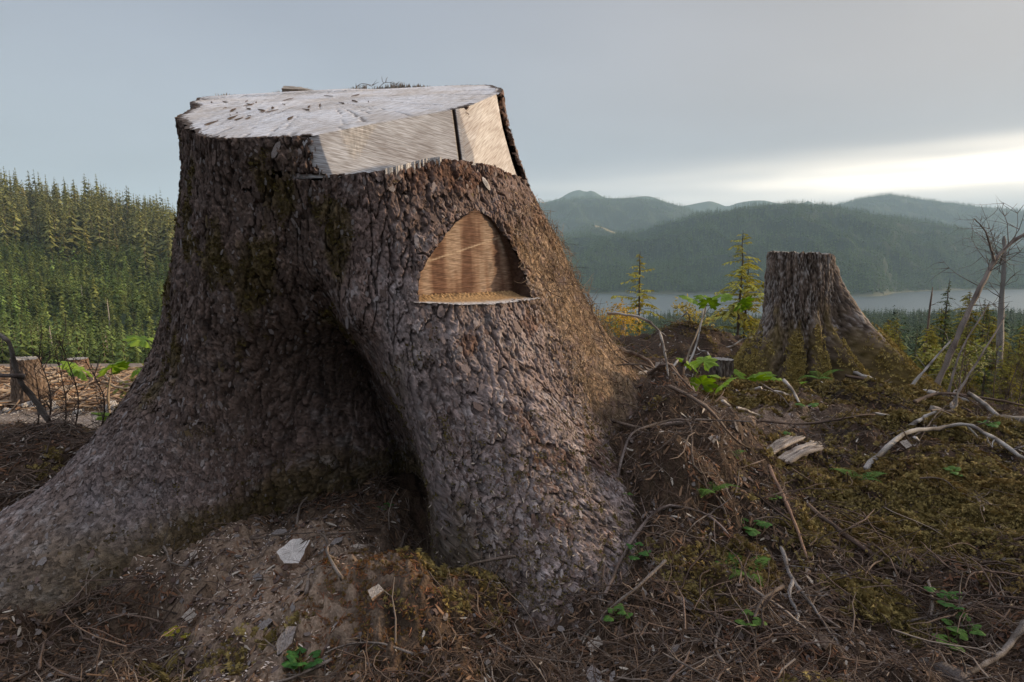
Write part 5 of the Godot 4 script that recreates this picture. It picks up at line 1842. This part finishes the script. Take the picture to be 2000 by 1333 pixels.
		tag(o, ["forked grey twig lying in the litter of the clearing", "dark forked twig lying in the litter of the clearing"][k % 2], "twig", "loose twigs on the clearing floor")
	# bleached sticks strewn along the brow
	var pale_first: Node3D = null
	var pb := Buf.new()
	limb(pb, [Vector3(-0.5, 0, 0), Vector3(-0.2, 0.03, 0.03), Vector3(0.2, 0.0, -0.04), Vector3(0.5, 0.02, 0.0)], 0.026, 0.015, Vector3(0.46, 0.42, 0.385), 490, 4, 6, 0.4)
	for q in 46:
		var z := rng.randf_range(-12.0, -4.2)
		var x := rng.randf_range(0.16, 0.75) * -z
		var y := ground_y(x, z)
		if not off_stump(x, z, y, 0.05): continue
		var o: Node3D
		if pale_first == null:
			pale_first = obj("bleached_stick", pb.mesh(), wood_bark)
			o = pale_first
		else: o = copy(pale_first)
		var n := (ground_n(x, z) + Vector3(rng.randf_range(-0.25, 0.25), 0, rng.randf_range(-0.25, 0.25))).normalized()
		o.transform = turned(n, rng.randf() * TAU, Vector3(rng.randf_range(0.25, 0.95), 0.8, 0.8) * rng.randf_range(0.5, 1.0), Vector3(x, y + 0.03, z))
		tag(o, "short bleached stick lying on the brow around the mossy stump", "stick", "bleached sticks on the brow")
	# tangled heaps of fine twigs
	for h in [[1.7, -2.9, 0.5, 55, "flat heap of fine brown twigs on the lower slope"], [2.2, -2.6, 0.45, 50, "heap of fine twigs at the shaded lower corner"], [-1.62, -2.55, 0.4, 90, "dark twig tangle in the hollow beside the spreading root"], [-3.0, -3.75, 0.6, 130, "bristling dark heap of twigs and needles behind the spreading root"], [0.9, -2.3, 0.4, 70, "fan of fine twigs below the giant stump's foot"], [3.4, -11.4, 0.7, 90, "upturned root wad bristling with twigs on the brow"], [1.25, -4.9, 0.4, 60, "hanging mat of roots under the giant stump's flank"]]:
		var b := Buf.new()
		var r := RandomNumberGenerator.new()
		r.seed = int(h[3]) * 7 + 3
		var base := Vector3(h[0], ground_y(h[0], h[1]), h[1])
		for k in int(h[3]):
			var x: float = h[2] * r.randfn(0.0, 0.5)
			var z: float = h[2] * r.randfn(0.0, 0.5)
			var p = Vector3(x, ground_y(h[0] + x, h[1] + z) - base.y + r.randf_range(0.0, 0.10), z)
			var a := r.randf() * TAU
			var d = Vector3(cos(a), r.randf_range(-0.15, 0.35), sin(a)) * r.randf_range(0.12, 0.4) * (h[2] + 0.5)
			limb(b, [p, p + d * 0.5 + Vector3(r.randf_range(-0.04, 0.04), 0.02, r.randf_range(-0.04, 0.04)), p + d], 0.0040 * r.randf_range(0.4, 1.7), 0.0014, Vector3(0.13, 0.09, 0.07) * r.randf_range(0.4, 1.7), k, 3, 4, 0.2, 0.8)
		var o := obj("twig_heap", b.mesh(), wood_bark)
		o.position = base
		o.set_meta("kind", "stuff")
		tag(o, h[4], "twig heap")

func block(outline: Array, hgt: float, col: Vector3, side: Vector3) -> ArrayMesh:      # a split piece over an outline [x, z, height there], ragged along its edges
	var b := Buf.new()
	var r := RandomNumberGenerator.new()
	r.seed = int(absf(outline[0][0]) * 1000.0) + outline.size()
	var pts := []
	for k in outline.size():
		var p = outline[k]
		var q = outline[(k + 1) % outline.size()]
		var jit: float = Vector2(q[0] - p[0], q[1] - p[1]).length() * 0.05
		for w in 5:
			var t := w / 5.0
			pts.append(Vector3(lerpf(p[0], q[0], t) + (r.randf_range(-jit, jit) if w else 0.0), lerpf(p[2], q[2], t) + r.randf_range(-0.06, 0.04) * p[2], lerpf(p[1], q[1], t) + (r.randf_range(-jit, jit) if w else 0.0)))
	var n := pts.size()
	var mid := Vector3.ZERO
	for p in pts: mid += p / n
	for k in n:
		var k2 := (k + 1) % n
		var v := col * r.randf_range(0.84, 1.1)
		var c := Color(v.x, v.y, v.z)
		var h1: Vector3 = mid.lerp(pts[k], 0.55) + Vector3(0, r.randf_range(-0.05, 0.06) * mid.y, 0)
		b.tri(mid, h1, pts[k2], c, c, c)
		b.tri(h1, pts[k], pts[k2], c, c, c)
		var f := side * r.randf_range(0.7, 1.15)
		var e := Color(f.x, f.y, f.z)
		var lo := Vector3(pts[k].x * 0.96, -hgt, pts[k].z * 0.96)
		var lo2 := Vector3(pts[k2].x * 0.96, -hgt, pts[k2].z * 0.96)
		b.tri(pts[k], lo, pts[k2], e, e, e)
		b.tri(pts[k2], lo, lo2, e, e, e)
	return b.mesh()

func build_small_things(st: Node3D) -> void:
	var tan_c := Vector3(0.48, 0.41, 0.36)
	# the sawn wedge
	var o: Node3D = obj("wood_wedge", block([[-0.085, 0.0, 0.05], [-0.02, -0.06, 0.085], [0.075, -0.035, 0.10], [0.045, 0.065, 0.04], [-0.03, 0.06, 0.03]], 0.04, Vector3(0.80, 0.73, 0.68), Vector3(0.48, 0.33, 0.24)), wood_m2)
	o.position = Vector3(-1.10, ground_y(-1.10, -2.95) + 0.02, -2.95)
	o.rotation_degrees = Vector3(14, 0, -4)
	tag(o, "pale sawn wedge of wood lying on the chips before the giant stump", "wood piece")
	# split slabs
	for s in [[1.98, -4.40, 0.46, 0.030, 0.62, "upper pale split slab leaning on its neighbour in the litter"], [2.08, -4.30, 0.40, 0.035, 0.5, "lower pale split slab with a ragged end in the litter"], [2.2, -4.44, 0.3, 0.025, 0.72, "short dark streaked splinter behind the split slabs"]]:
		var b := Buf.new()
		var r := RandomNumberGenerator.new()
		r.seed = int(s[2] * 100.0)
		for k in 5:
			var off: float = (k - 2) * s[3] * 0.55
			limb(b, [Vector3(-s[2] * r.randf_range(0.42, 0.55), 0.0, off), Vector3(0, 0.015 + r.randf_range(0, 0.012), off), Vector3(s[2] * r.randf_range(0.38, 0.55), 0.02, off * 1.3)], s[3] * 0.5, s[3] * 0.32, Vector3(0.42, 0.35, 0.29) * r.randf_range(0.75, 1.2), k + int(s[2] * 50.0), 4, 5, 0.25, 0.25)
		o = obj("split_slab", b.mesh(), wood_bark)
		o.position = Vector3(s[0], ground_y(s[0], s[1]) + 0.05, s[1])
		o.rotation = Vector3(0.1, s[4], 0.12)
		tag(o, s[5], "wood slab")
	# pointed root stub
	o = thing("root_stub", Vector3(1.62, ground_y(1.62, -6.1) - 0.05, -6.1))
	var b2 := Buf.new()
	limb(b2, [Vector3(-0.16, -0.1, 0.1), Vector3(-0.06, 0.12, 0.05), Vector3(0.06, 0.34, 0.0), Vector3(0.13, 0.56, -0.02)], 0.19, 0.012, Vector3(0.115, 0.085, 0.072), 505, 6, 12, 0.4, 0.12)
	obj("stub", b2.mesh(), wood_bark, o)
	tag(o, "dark pointed root stub sticking up beside the large leaves", "root")
	o = rough_stump("broken_stub", Vector3(2.85, ground_y(2.85, -8.3) - 0.05, -8.3), 0.14, 0.45, [[20.0, 0.06, 40.0, 0.6]], Vector2(0.02, 0.0), 231, Vector3(0.10, 0.072, 0.058), 0.3, 0.3, 80, 40)
	tag(o, "small dark broken stub in front of the mossy stump", "tree stump")
	# stumps beside the road
	o = rough_stump("road_stump", Vector3(-11.15, ground_y(-11.15, -14.0), -14.0), 0.27, 1.12, [[30.0, 0.12, 30.0, 0.4], [-70.0, 0.12, 30.0, 0.4], [110.0, 0.1, 30.0, 0.4]], Vector2(-0.05, 0.0), 241, Vector3(0.17, 0.12, 0.088), 0.25, 0.05, 120, 70)
	tag(o, "small upright sawn stump standing beyond the gravel road", "tree stump")
	o = rough_stump("road_stump", Vector3(-19.4, ground_y(-19.4, -27.0), -27.0), 0.4, 0.6, [[60.0, 0.3, 30.0, 0.8], [-60.0, 0.3, 30.0, 0.8]], Vector2(0.1, 0.0), 245, Vector3(0.19, 0.12, 0.08), 0.3, 0.0, 90, 40)
	tag(o, "low broken stump beside the far road", "tree stump")
	# pale chunks and stones among the chips
	var protos := [block([[-0.05, 0.0, 0.012], [-0.02, -0.022, 0.018], [0.04, -0.018, 0.02], [0.055, 0.01, 0.012], [0.0, 0.024, 0.01]], 0.012, Vector3(0.24, 0.21, 0.20), Vector3(0.17, 0.14, 0.12)), block([[-0.04, 0.01, 0.02], [-0.015, -0.03, 0.025], [0.035, -0.012, 0.015], [0.02, 0.03, 0.012]], 0.012, Vector3(0.40, 0.34, 0.29), Vector3(0.27, 0.19, 0.14))]
	var made := [null, null]
	var k := 0
	for s in [[-1.01, -2.35], [-0.96, -2.65], [-1.36, -2.54], [-1.46, -2.63], [-0.87, -2.21], [1.0, -4.07], [-0.88, -2.95], [-0.74, -2.82], [0.91, -3.42], [2.57, -3.97], [0.30, -2.12], [0.34, -2.3], [1.23, -4.13], [1.99, -3.42], [-1.2, -2.75], [-0.55, -2.35], [2.3, -5.6], [1.8, -5.2], [2.9, -5.9], [1.2, -2.2], [0.75, -2.5], [2.9, -4.4], [-1.25, -3.15], [-1.6, -2.95], [1.45, -3.9], [1.1, -3.3], [0.62, -2.18], [2.0, -3.0]]:
		var kk := k % 2
		if made[kk] == null:
			made[kk] = obj("bark_chunk" if kk == 0 else "wood_chunk", protos[kk], wood_bark)
			o = made[kk]
		else: o = copy(made[kk])
		o.transform = turned((ground_n(s[0], s[1]) + Vector3(0.1, 0, 0.15)).normalized(), k * 1.7, Vector3.ONE * rng.randf_range(0.6, 1.25), Vector3(s[0], ground_y(s[0], s[1]) + 0.014, s[1]))
		tag(o, ["flat grey bark chunk lying among the chips and litter", "pale angular wood chunk lying among the chips and litter"][kk], ["bark piece", "wood piece"][kk], ["grey bark chunks on the ground", "pale wood chunks on the ground"][kk])
		k += 1
	# crumbs, a block and splinters on the cut top
	var cm := [chip_mesh(511), chip_mesh(512), chip_mesh(513)]
	var dark := mat(Vector3_c(0.085, 0.058, 0.042), 0.95, false)
	made = [null, null, null]
	for q in 46:
		var x := rng.randf_range(-0.95, 0.25)
		var z := rng.randf_range(-0.25, 0.95)
		if q < 26:
			x = -0.6 + rng.randfn(0.0, 0.33)
			z = 0.45 + rng.randfn(0.0, 0.25)
		var dg := rad_to_deg(atan2(x, z))
		if Vector2(x, z).length() > stump_r(dg, 2.4) - 0.1 or Vector2(x, z).length() > wall_r(dg, 2.3) - 0.05: continue
		var kk := q % 3
		if made[kk] == null:
			made[kk] = obj("bark_crumb", cm[kk], dark)
			o = made[kk]
		else: o = copy(made[kk])
		var sz := rng.randf_range(0.02, 0.075)
		o.transform = turned(Vector3(-0.05, 1, 0.38).normalized(), 0.6 + rng.randf() * 1.2, Vector3(sz * 1.5, 0.02, sz * 0.5), AX + Vector3(x, top_h(x, z) + 0.006, z))
		tag(o, "dark bark crumb lying on the sawn top of the giant stump", "bark crumb", "bark crumbs on the sawn top")
	o = obj("wood_block", block([[-0.12, 0.03, 0.02], [-0.11, -0.03, 0.036], [0.02, -0.035, 0.03], [0.17, -0.01, 0.004], [0.05, 0.03, 0.018]], 0.012, Vector3(0.45, 0.40, 0.35), Vector3(0.33, 0.26, 0.2)), wood_m2)
	o.position = AX + Vector3(-0.55, top_h(-0.55, -0.92) + 0.02, -0.92)
	o.rotation_degrees = Vector3(20, 6, 0)
	tag(o, "pale sliver of wood lying at the back rim of the sawn top", "wood piece")
	var sb := Buf.new()
	var r := RandomNumberGenerator.new()
	r.seed = 77
	for q in 700:
		var dg := r.randf_range(150.0, 238.0)
		if dg > 180.0: dg -= 360.0
		var ht := top_of(dg)
		var p := st_pos(dg, ht, stump_r(dg, ht) - r.randf_range(0.02, 0.12))
		p.y = top_h(p.x, p.z) - 0.01
		var l := r.randf_range(0.012, 0.045) * (1.0 + 0.5 * sin(dg * 0.2))
		var w := r.randf_range(0.004, 0.011)
		var t := Vector3(r.randf_range(-0.3, 0.3), 1.0, r.randf_range(-0.3, 0.3)) * l
		var v := Vector3(0.42, 0.36, 0.30) * r.randf_range(0.6, 1.3)
		var c := Color(v.x, v.y, v.z)
		sb.tri(p + Vector3(w, 0, 0), p + t, p - Vector3(w, 0, 0), c, c, c)
		sb.tri(p + Vector3(0, 0, w), p + t, p - Vector3(0, 0, w), c, c, c)
	o = obj("splinters", sb.mesh(), wood_bark, st)
	o.set_meta("kind", "stuff")
	for q in 2:
		var x := -0.1 + 0.2 * q
		standing("dry_twig", "wispy dry twig caught on the back rim of the sawn top", "twig", "dry twigs on the back rim", [AX + Vector3(x, top_h(x, -0.95) - 0.01, -0.95), AX + Vector3(x + 0.08, top_h(x, -0.95) + 0.05, -0.93), AX + Vector3(x + 0.2, top_h(x, -0.95) + 0.03, -0.94)], 0.0025, 0.0012, Vector3(0.2, 0.15, 0.12), 520 + q, 7, 0.07)
	# shreds standing on the sill, and the open knot
	var tb := Buf.new()
	for q in 60:
		var dg := 27.0 + 16.0 * q / 60.0
		var p := func(d: float, low: float) -> Vector3:
			var h := sill_h(d)
			bark_at(d, h, st_pos(d, h, stump_r(d, h)))
			return st_pos(d, h - low + 0.006, stump_r(d, h) + sh_disp + 0.006 + 0.02 * low)
		var low := 0.022 + 0.02 * absf(sin(q * 0.7)) + 0.012 * r.randf()
		var low2 := low * r.randf_range(0.6, 1.2)
		var v := Vector3(0.66, 0.63, 0.61) * r.randf_range(0.75, 1.1)
		tb.quad(p.call(dg, 0.0), p.call(dg + 0.29, 0.0), p.call(dg + 0.28, low2), p.call(dg, low), Color(v.x, v.y, v.z))
	obj("torn_sapwood", tb.mesh(), wood_bark, st)
	var knot := Buf.new()
	for q in 10:
		var a := TAU * q / 10.0
		var a2 := TAU * (q + 1) / 10.0
		knot.tri(Vector3(0, 0, 0.012), Vector3(cos(a) * 0.022, sin(a) * 0.045, 0.0), Vector3(cos(a2) * 0.022, sin(a2) * 0.045, 0.0), Color(0.5, 0.46, 0.44), Color(0.5, 0.46, 0.44), Color(0.5, 0.46, 0.44))
	o = obj("bare_knot", knot.mesh(), wood_bark, st)
	var ks := surf(56.0, 1.97)
	o.transform = Transform3D(Basis.looking_at(-ks[1], Vector3.UP), ks[0] + ks[1] * 0.012)
	o.rotate_object_local(Vector3(0, 0, 1), 0.5)

func Vector3_c(r: float, g: float, b: float) -> Color:
	return Color(r, g, b)

func build_plants() -> void:
	devils_club(Vector3(2.55, ground_y(2.55, -9.0), -9.0), [Vector3(0, 0, 0), Vector3(0.15, 0.35, -0.2), Vector3(0.42, 0.8, -0.5), Vector3(0.45, 0.95, -0.52)], [[0.22, 1.06, -0.5, 0.22, 25, 70], [0.48, 1.08, -0.75, 0.17, 20, 10], [0.68, 1.10, -0.5, 0.21, 22, -50], [0.40, 1.02, -0.25, 0.19, 40, 170], [0.98, 1.0, -0.45, 0.2, 50, -150], [1.05, 0.94, -0.6, 0.17, 30, -80]], "tall plant with broad jagged leaves on the brow before the lake")
	devils_club(Vector3(2.98, ground_y(2.98, -8.0), -8.0), [Vector3(0, 0, 0), Vector3(0.0, 0.14, 0)], [[-0.2, 0.26, 0.06, 0.24, 30, 110], [0.12, 0.24, 0.12, 0.27, 45, -160], [0.32, 0.28, -0.1, 0.22, 25, -70], [0.02, 0.3, -0.25, 0.22, 20, 10]], "spreading clump of broad bright leaves before the mossy stump")
	devils_club(Vector3(3.42, ground_y(3.42, -7.7), -7.7), [Vector3(0, 0, 0), Vector3(0.0, 0.10, 0)], [[-0.13, 0.16, 0.05, 0.17, 35, 120], [0.12, 0.16, 0.06, 0.18, 40, -130], [0.0, 0.2, -0.12, 0.15, 25, 0]], "smaller clump of broad bright leaves beside the bleached stick")
	devils_club(Vector3(1.92, ground_y(1.92, -6.3), -6.3), [Vector3(0, 0, 0), Vector3(-0.02, 0.2, 0.0)], [[-0.08, 0.34, -0.02, 0.15, 40, 100], [0.08, 0.36, -0.05, 0.16, 30, -40], [0.02, 0.16, 0.1, 0.18, 50, 170], [0.24, 0.14, 0.08, 0.17, 45, -120]], "low bright leaved plant against the pointed root stub")
	devils_club(Vector3(-3.6, ground_y(-3.6, -6.2), -6.2), [Vector3(0, 0, 0), Vector3(0.05, 0.5, 0), Vector3(0.12, 1.0, 0.05)], [[-0.1, 1.12, 0.05, 0.2, 20, 80], [0.18, 1.2, 0.0, 0.18, 30, -20], [0.2, 1.0, 0.15, 0.2, 45, -140]], "tall leafy plant peeping from behind the giant stump over the road")
	devils_club(Vector3(-3.75, ground_y(-3.75, -5.6), -5.6), [Vector3(0, 0, 0), Vector3(0.0, 0.3, 0), Vector3(0.05, 0.52, 0)], [[-0.2, 0.58, 0.05, 0.19, 40, 110], [0.1, 0.6, 0.05, 0.17, 35, -110], [0.28, 0.56, -0.05, 0.14, 25, -60]], "leafy plant against the giant stump's edge above the road")
	devils_club(Vector3(-3.15, ground_y(-3.15, -4.9), -4.9), [Vector3(0, 0, 0), Vector3(0.0, 0.08, 0)], [[-0.06, 0.15, 0.05, 0.15, 35, 110], [0.08, 0.07, 0.1, 0.13, 45, -160]], "low green leaves between the bare shrub and the spreading root")
	var green := Vector3(0.042, 0.115, 0.026)
	var sd := 0
	for s in [[-0.79, -2.15, 8, 0.032, "lush green seedling in the bottom chips before the giant stump"], [1.22, -2.98, 7, 0.045, "largest pale green seedling beside the forked branch"], [0.60, -3.12, 3, 0.02, "tiny green sprout by the bent grey root"], [0.59, -2.74, 5, 0.03, "sparse seedling at the giant stump's foot"], [0.43, -2.35, 5, 0.024, "straggling seedling low beside the giant stump's foot"], [0.93, -2.26, 4, 0.03, "lone light seedling in the reddish litter"], [1.88, -2.5, 5, 0.034, "topmost seedling of the shaded cluster"], [1.86, -2.38, 6, 0.036, "middle seedling of the shaded cluster"], [1.76, -2.3, 6, 0.032, "lowest seedling of the shaded cluster"], [2.19, -4.7, 4, 0.042, "seedling with round leaves behind the split slabs"], [2.81, -5.7, 4, 0.05, "seedling on the slope below the upper moss hump"], [-0.74, -3.45, 4, 0.02, "small seedling in the dark recess of the giant stump"], [2.4, -4.05, 5, 0.03, "seedling under the end of the arching branch"], [2.91, -3.93, 6, 0.03, "seedling in the yellow moss"], [0.27, -2.02, 3, 0.016, "minute sprout near the bottom edge"], [3.9, -4.9, 4, 0.04, "seedling behind the arching branch"], [1.42, -3.2, 4, 0.02, "small sprout beside the splintered lath"]]:
		var o := seedling(950 + sd * 2, s[2], s[3], green.lerp(Vector3(0.085, 0.15, 0.026), (sd * 0.37) - floorf(sd * 0.37)), s[3] * 2.2)
		o.position = Vector3(s[0], ground_y(s[0], s[1]) + 0.005, s[1])
		tag(o, s[4], "seedling")
		sd += 1
	var o2 := seedling(991, 4, 0.03, Vector3(0.26, 0.22, 0.02), 0.05)
	o2.position = Vector3(-1.42, ground_y(-1.42, -2.42) + 0.01, -2.42)
	tag(o2, "yellow leaved seedling in the hollow by the spreading root", "seedling")
	for s in [[1.07, -2.67, 5, 0.17, "bright fern hanging below the largest seedling"], [1.02, -3.05, 5, 0.16, "bright fern above the largest seedling"], [1.30, -3.55, 4, 0.13, "fern tuft at the edge of the dark hollow"], [2.35, -4.0, 5, 0.2, "fern spreading from under the arching branch"], [3.95, -8.05, 4, 0.3, "fern growing on the mossy stump's front root"], [4.3, -7.6, 3, 0.16, "little fern between the mossy stump's roots"], [2.35, -7.0, 3, 0.2, "fern beside the upper moss hump"], [0.52, -2.95, 3, 0.10, "small fern by the curling double root"]]:
		var o := fern(970 + sd, s[2], s[3], Vector3(0.08, 0.155, 0.026))
		o.position = Vector3(s[0], ground_y(s[0], s[1]) + (0.01 if s[1] > -8.0 else 0.45), s[1])
		if s[1] < -8.0: o.position.z += 0.25
		tag(o, s[4], "fern")
		sd += 1

func build_roadside() -> void:
	# slash between the two roads: pale poles told apart, and a mass of broken bits
	var m := mat(Color.WHITE, 0.9)
	var xs: Array[Transform3D] = []
	var cs := PackedColorArray()
	var xc: Array[Transform3D] = []
	var cc := PackedColorArray()
	for q in 6400:
		var dep := rng.randf_range(13.4, 30.0)
		var x := -dep * rng.randf_range(0.42, 0.93)
		var v := rng.randf()
		var n := (Vector3.UP + Vector3(rng.randf_range(-0.35, 0.35), 0, rng.randf_range(-0.35, 0.35))).normalized()
		var at := Vector3(x, ground_y(x, -dep) + rng.randf_range(0.0, 0.14), -dep)
		var c := Vector3(0.17, 0.10, 0.06).lerp(Vector3(0.48, 0.37, 0.26), v * v)
		if rng.randf() < 0.45:
			xs.append(turned(n, rng.randf() * TAU, Vector3.ONE * rng.randf_range(0.3, 1.5), at))
			cs.append(Color(c.x, c.y, c.z))
		else:
			xc.append(turned(n, rng.randf() * TAU, Vector3(1.8, 1.2, 0.9) * rng.randf_range(0.05, 0.2), at))
			cc.append(Color(c.x, c.y, c.z))
	tag(scatter("slash_litter", twig_mesh(611, 0.3, 0.022, 5), m, xs, cs), "broken sticks of logging slash between the two roads", "litter", "slash between the roads")
	tag(scatter("slash_litter", chip_mesh(612), m, xc, cc), "broken chunks of logging slash between the two roads", "litter", "slash between the roads")
	var pb := Buf.new()
	limb(pb, [Vector3(-1.0, 0, 0), Vector3(-0.3, 0.03, 0.05), Vector3(0.4, 0.0, 0.0), Vector3(1.0, 0.05, -0.05)], 0.055, 0.035, Vector3(0.42, 0.32, 0.22), 613, 5, 7, 0.3)
	var first: Node3D = null
	for q in 22:
		var dep := rng.randf_range(14.5, 26.0)
		var x := -dep * rng.randf_range(0.56, 0.85)
		var o: Node3D
		if first == null:
			first = obj("slash_pole", pb.mesh(), wood_bark)
			o = first
		else: o = copy(first)
		o.transform = turned((Vector3.UP + Vector3(rng.randf_range(-0.2, 0.2), 0, 0)).normalized(), rng.randf() * TAU, Vector3.ONE * rng.randf_range(0.5, 1.3), Vector3(x, ground_y(x, -dep) + 0.1, -dep))
		tag(o, "pale stripped pole lying in the slash between the two roads", "log", "pale poles in the slash")
	# gravel along the near road and rocks on its verge
	var xg: Array[Transform3D] = []
	var cg := PackedColorArray()
	for q in 7000:
		var z := rng.randf_range(-13.6, -7.6)
		var x := rng.randf_range(0.5, 0.95) * z
		var edge := sstep(-12.0, -13.2, z) + sstep(-9.9, -8.8, z)
		if rng.randf() > 0.25 + edge: continue
		var v := rng.randf_range(0.6, 1.4)
		xg.append(turned(Vector3.UP, rng.randf() * TAU, Vector3(0.8, 1.6, 1.2) * rng.randf_range(0.015, 0.06), Vector3(x, ground_y(x, z), z)))
		cg.append(Color(0.30 * v, 0.265 * v, 0.235 * v))
	tag(scatter("gravel", chip_mesh(614), m, xg, cg), "grey gravel along the verges of the near road", "gravel")
	var rm := mat(Color(0.33, 0.30, 0.27), 0.95, false)
	first = null
	var r := RandomNumberGenerator.new()
	r.seed = 616
	var rb := Buf.new()
	for i in 6:
		for j in 10:
			var f := func(a: int, b: int) -> Vector3:
				var th := PI * a / 6.0
				var ph := TAU * (b % 10) / 10.0
				var s := 1.0 + 0.22 * sin(a * 4.1 + (b % 10) * 2.7) + 0.1 * sin((b % 10) * 5.3 + a)
				return Vector3(sin(th) * cos(ph), cos(th) * 0.7, sin(th) * sin(ph)) * s
			var p0: Vector3 = f.call(i, j)
			var p1: Vector3 = f.call(i, j + 1)
			var p2: Vector3 = f.call(i + 1, j + 1)
			var p3: Vector3 = f.call(i + 1, j)
			rb.quad(p0, p1, p2, p3, Color.WHITE)
	for q in 26:
		var z := -13.3 - rng.randf_range(-0.15, 0.5) if q % 3 else -8.9 + rng.randf_range(-0.2, 0.5)
		var x := rng.randf_range(0.56, 0.84) * z
		var o: Node3D
		if first == null:
			first = obj("rock", rb.mesh(), rm)
			o = first
		else: o = copy(first)
		o.position = Vector3(x, ground_y(x, z) + 0.02, z)
		o.rotation = Vector3(rng.randf() * 6.0, rng.randf() * 6.0, 0)
		o.scale = Vector3.ONE * rng.randf_range(0.05, 0.15)
		tag(o, "pale grey rock on the verge of the near gravel road", "rock", "rocks along the near road")

func _ready() -> void:
	rng.seed = 4242
	make_rtab()
	make_ground()
	make_bark_noise()
	make_light()
	wood_bark = mat(Color.WHITE, 0.88)
	wood_bark.uv1_triplanar = true
	wood_bark.uv1_world_triplanar = true
	wood_bark.uv1_scale = Vector3(9, 9, 9)
	wood_bark.heightmap_enabled = true
	wood_bark.heightmap_scale = 0.3
	wood_bark.heightmap_texture = noise_tex(nz(150, 0.06, 4), 256)
	wood_bark.albedo_texture = noise_tex(nz(151, 0.05, 5), 256, ramp([Color(0.5, 0.47, 0.45), Color(1, 1, 1)], [0.3, 0.7]))
	wood_m2 = wood_bark.duplicate()
	wood_m2.uv1_scale = Vector3(30, 6, 9)
	leaf_m = mat(Color.WHITE, 0.6)
	leaf_m.backlight_enabled = true
	leaf_m.backlight = Color(0.75, 0.8, 0.35)
	needle_m = mat(Color.WHITE, 0.75)
	needle_m.backlight_enabled = true
	needle_m.backlight = Color(0.8, 0.78, 0.4)
	build_ground()
	build_lake()
	build_far_hills()
	build_left_hillside()
	build_valley_forest()
	var st := build_giant_stump()
	build_bark_scales(st)
	build_second_stump()
	build_trees()
	build_roadside()
	build_wood()
	build_plants()
	build_small_things(st)
	build_litter()
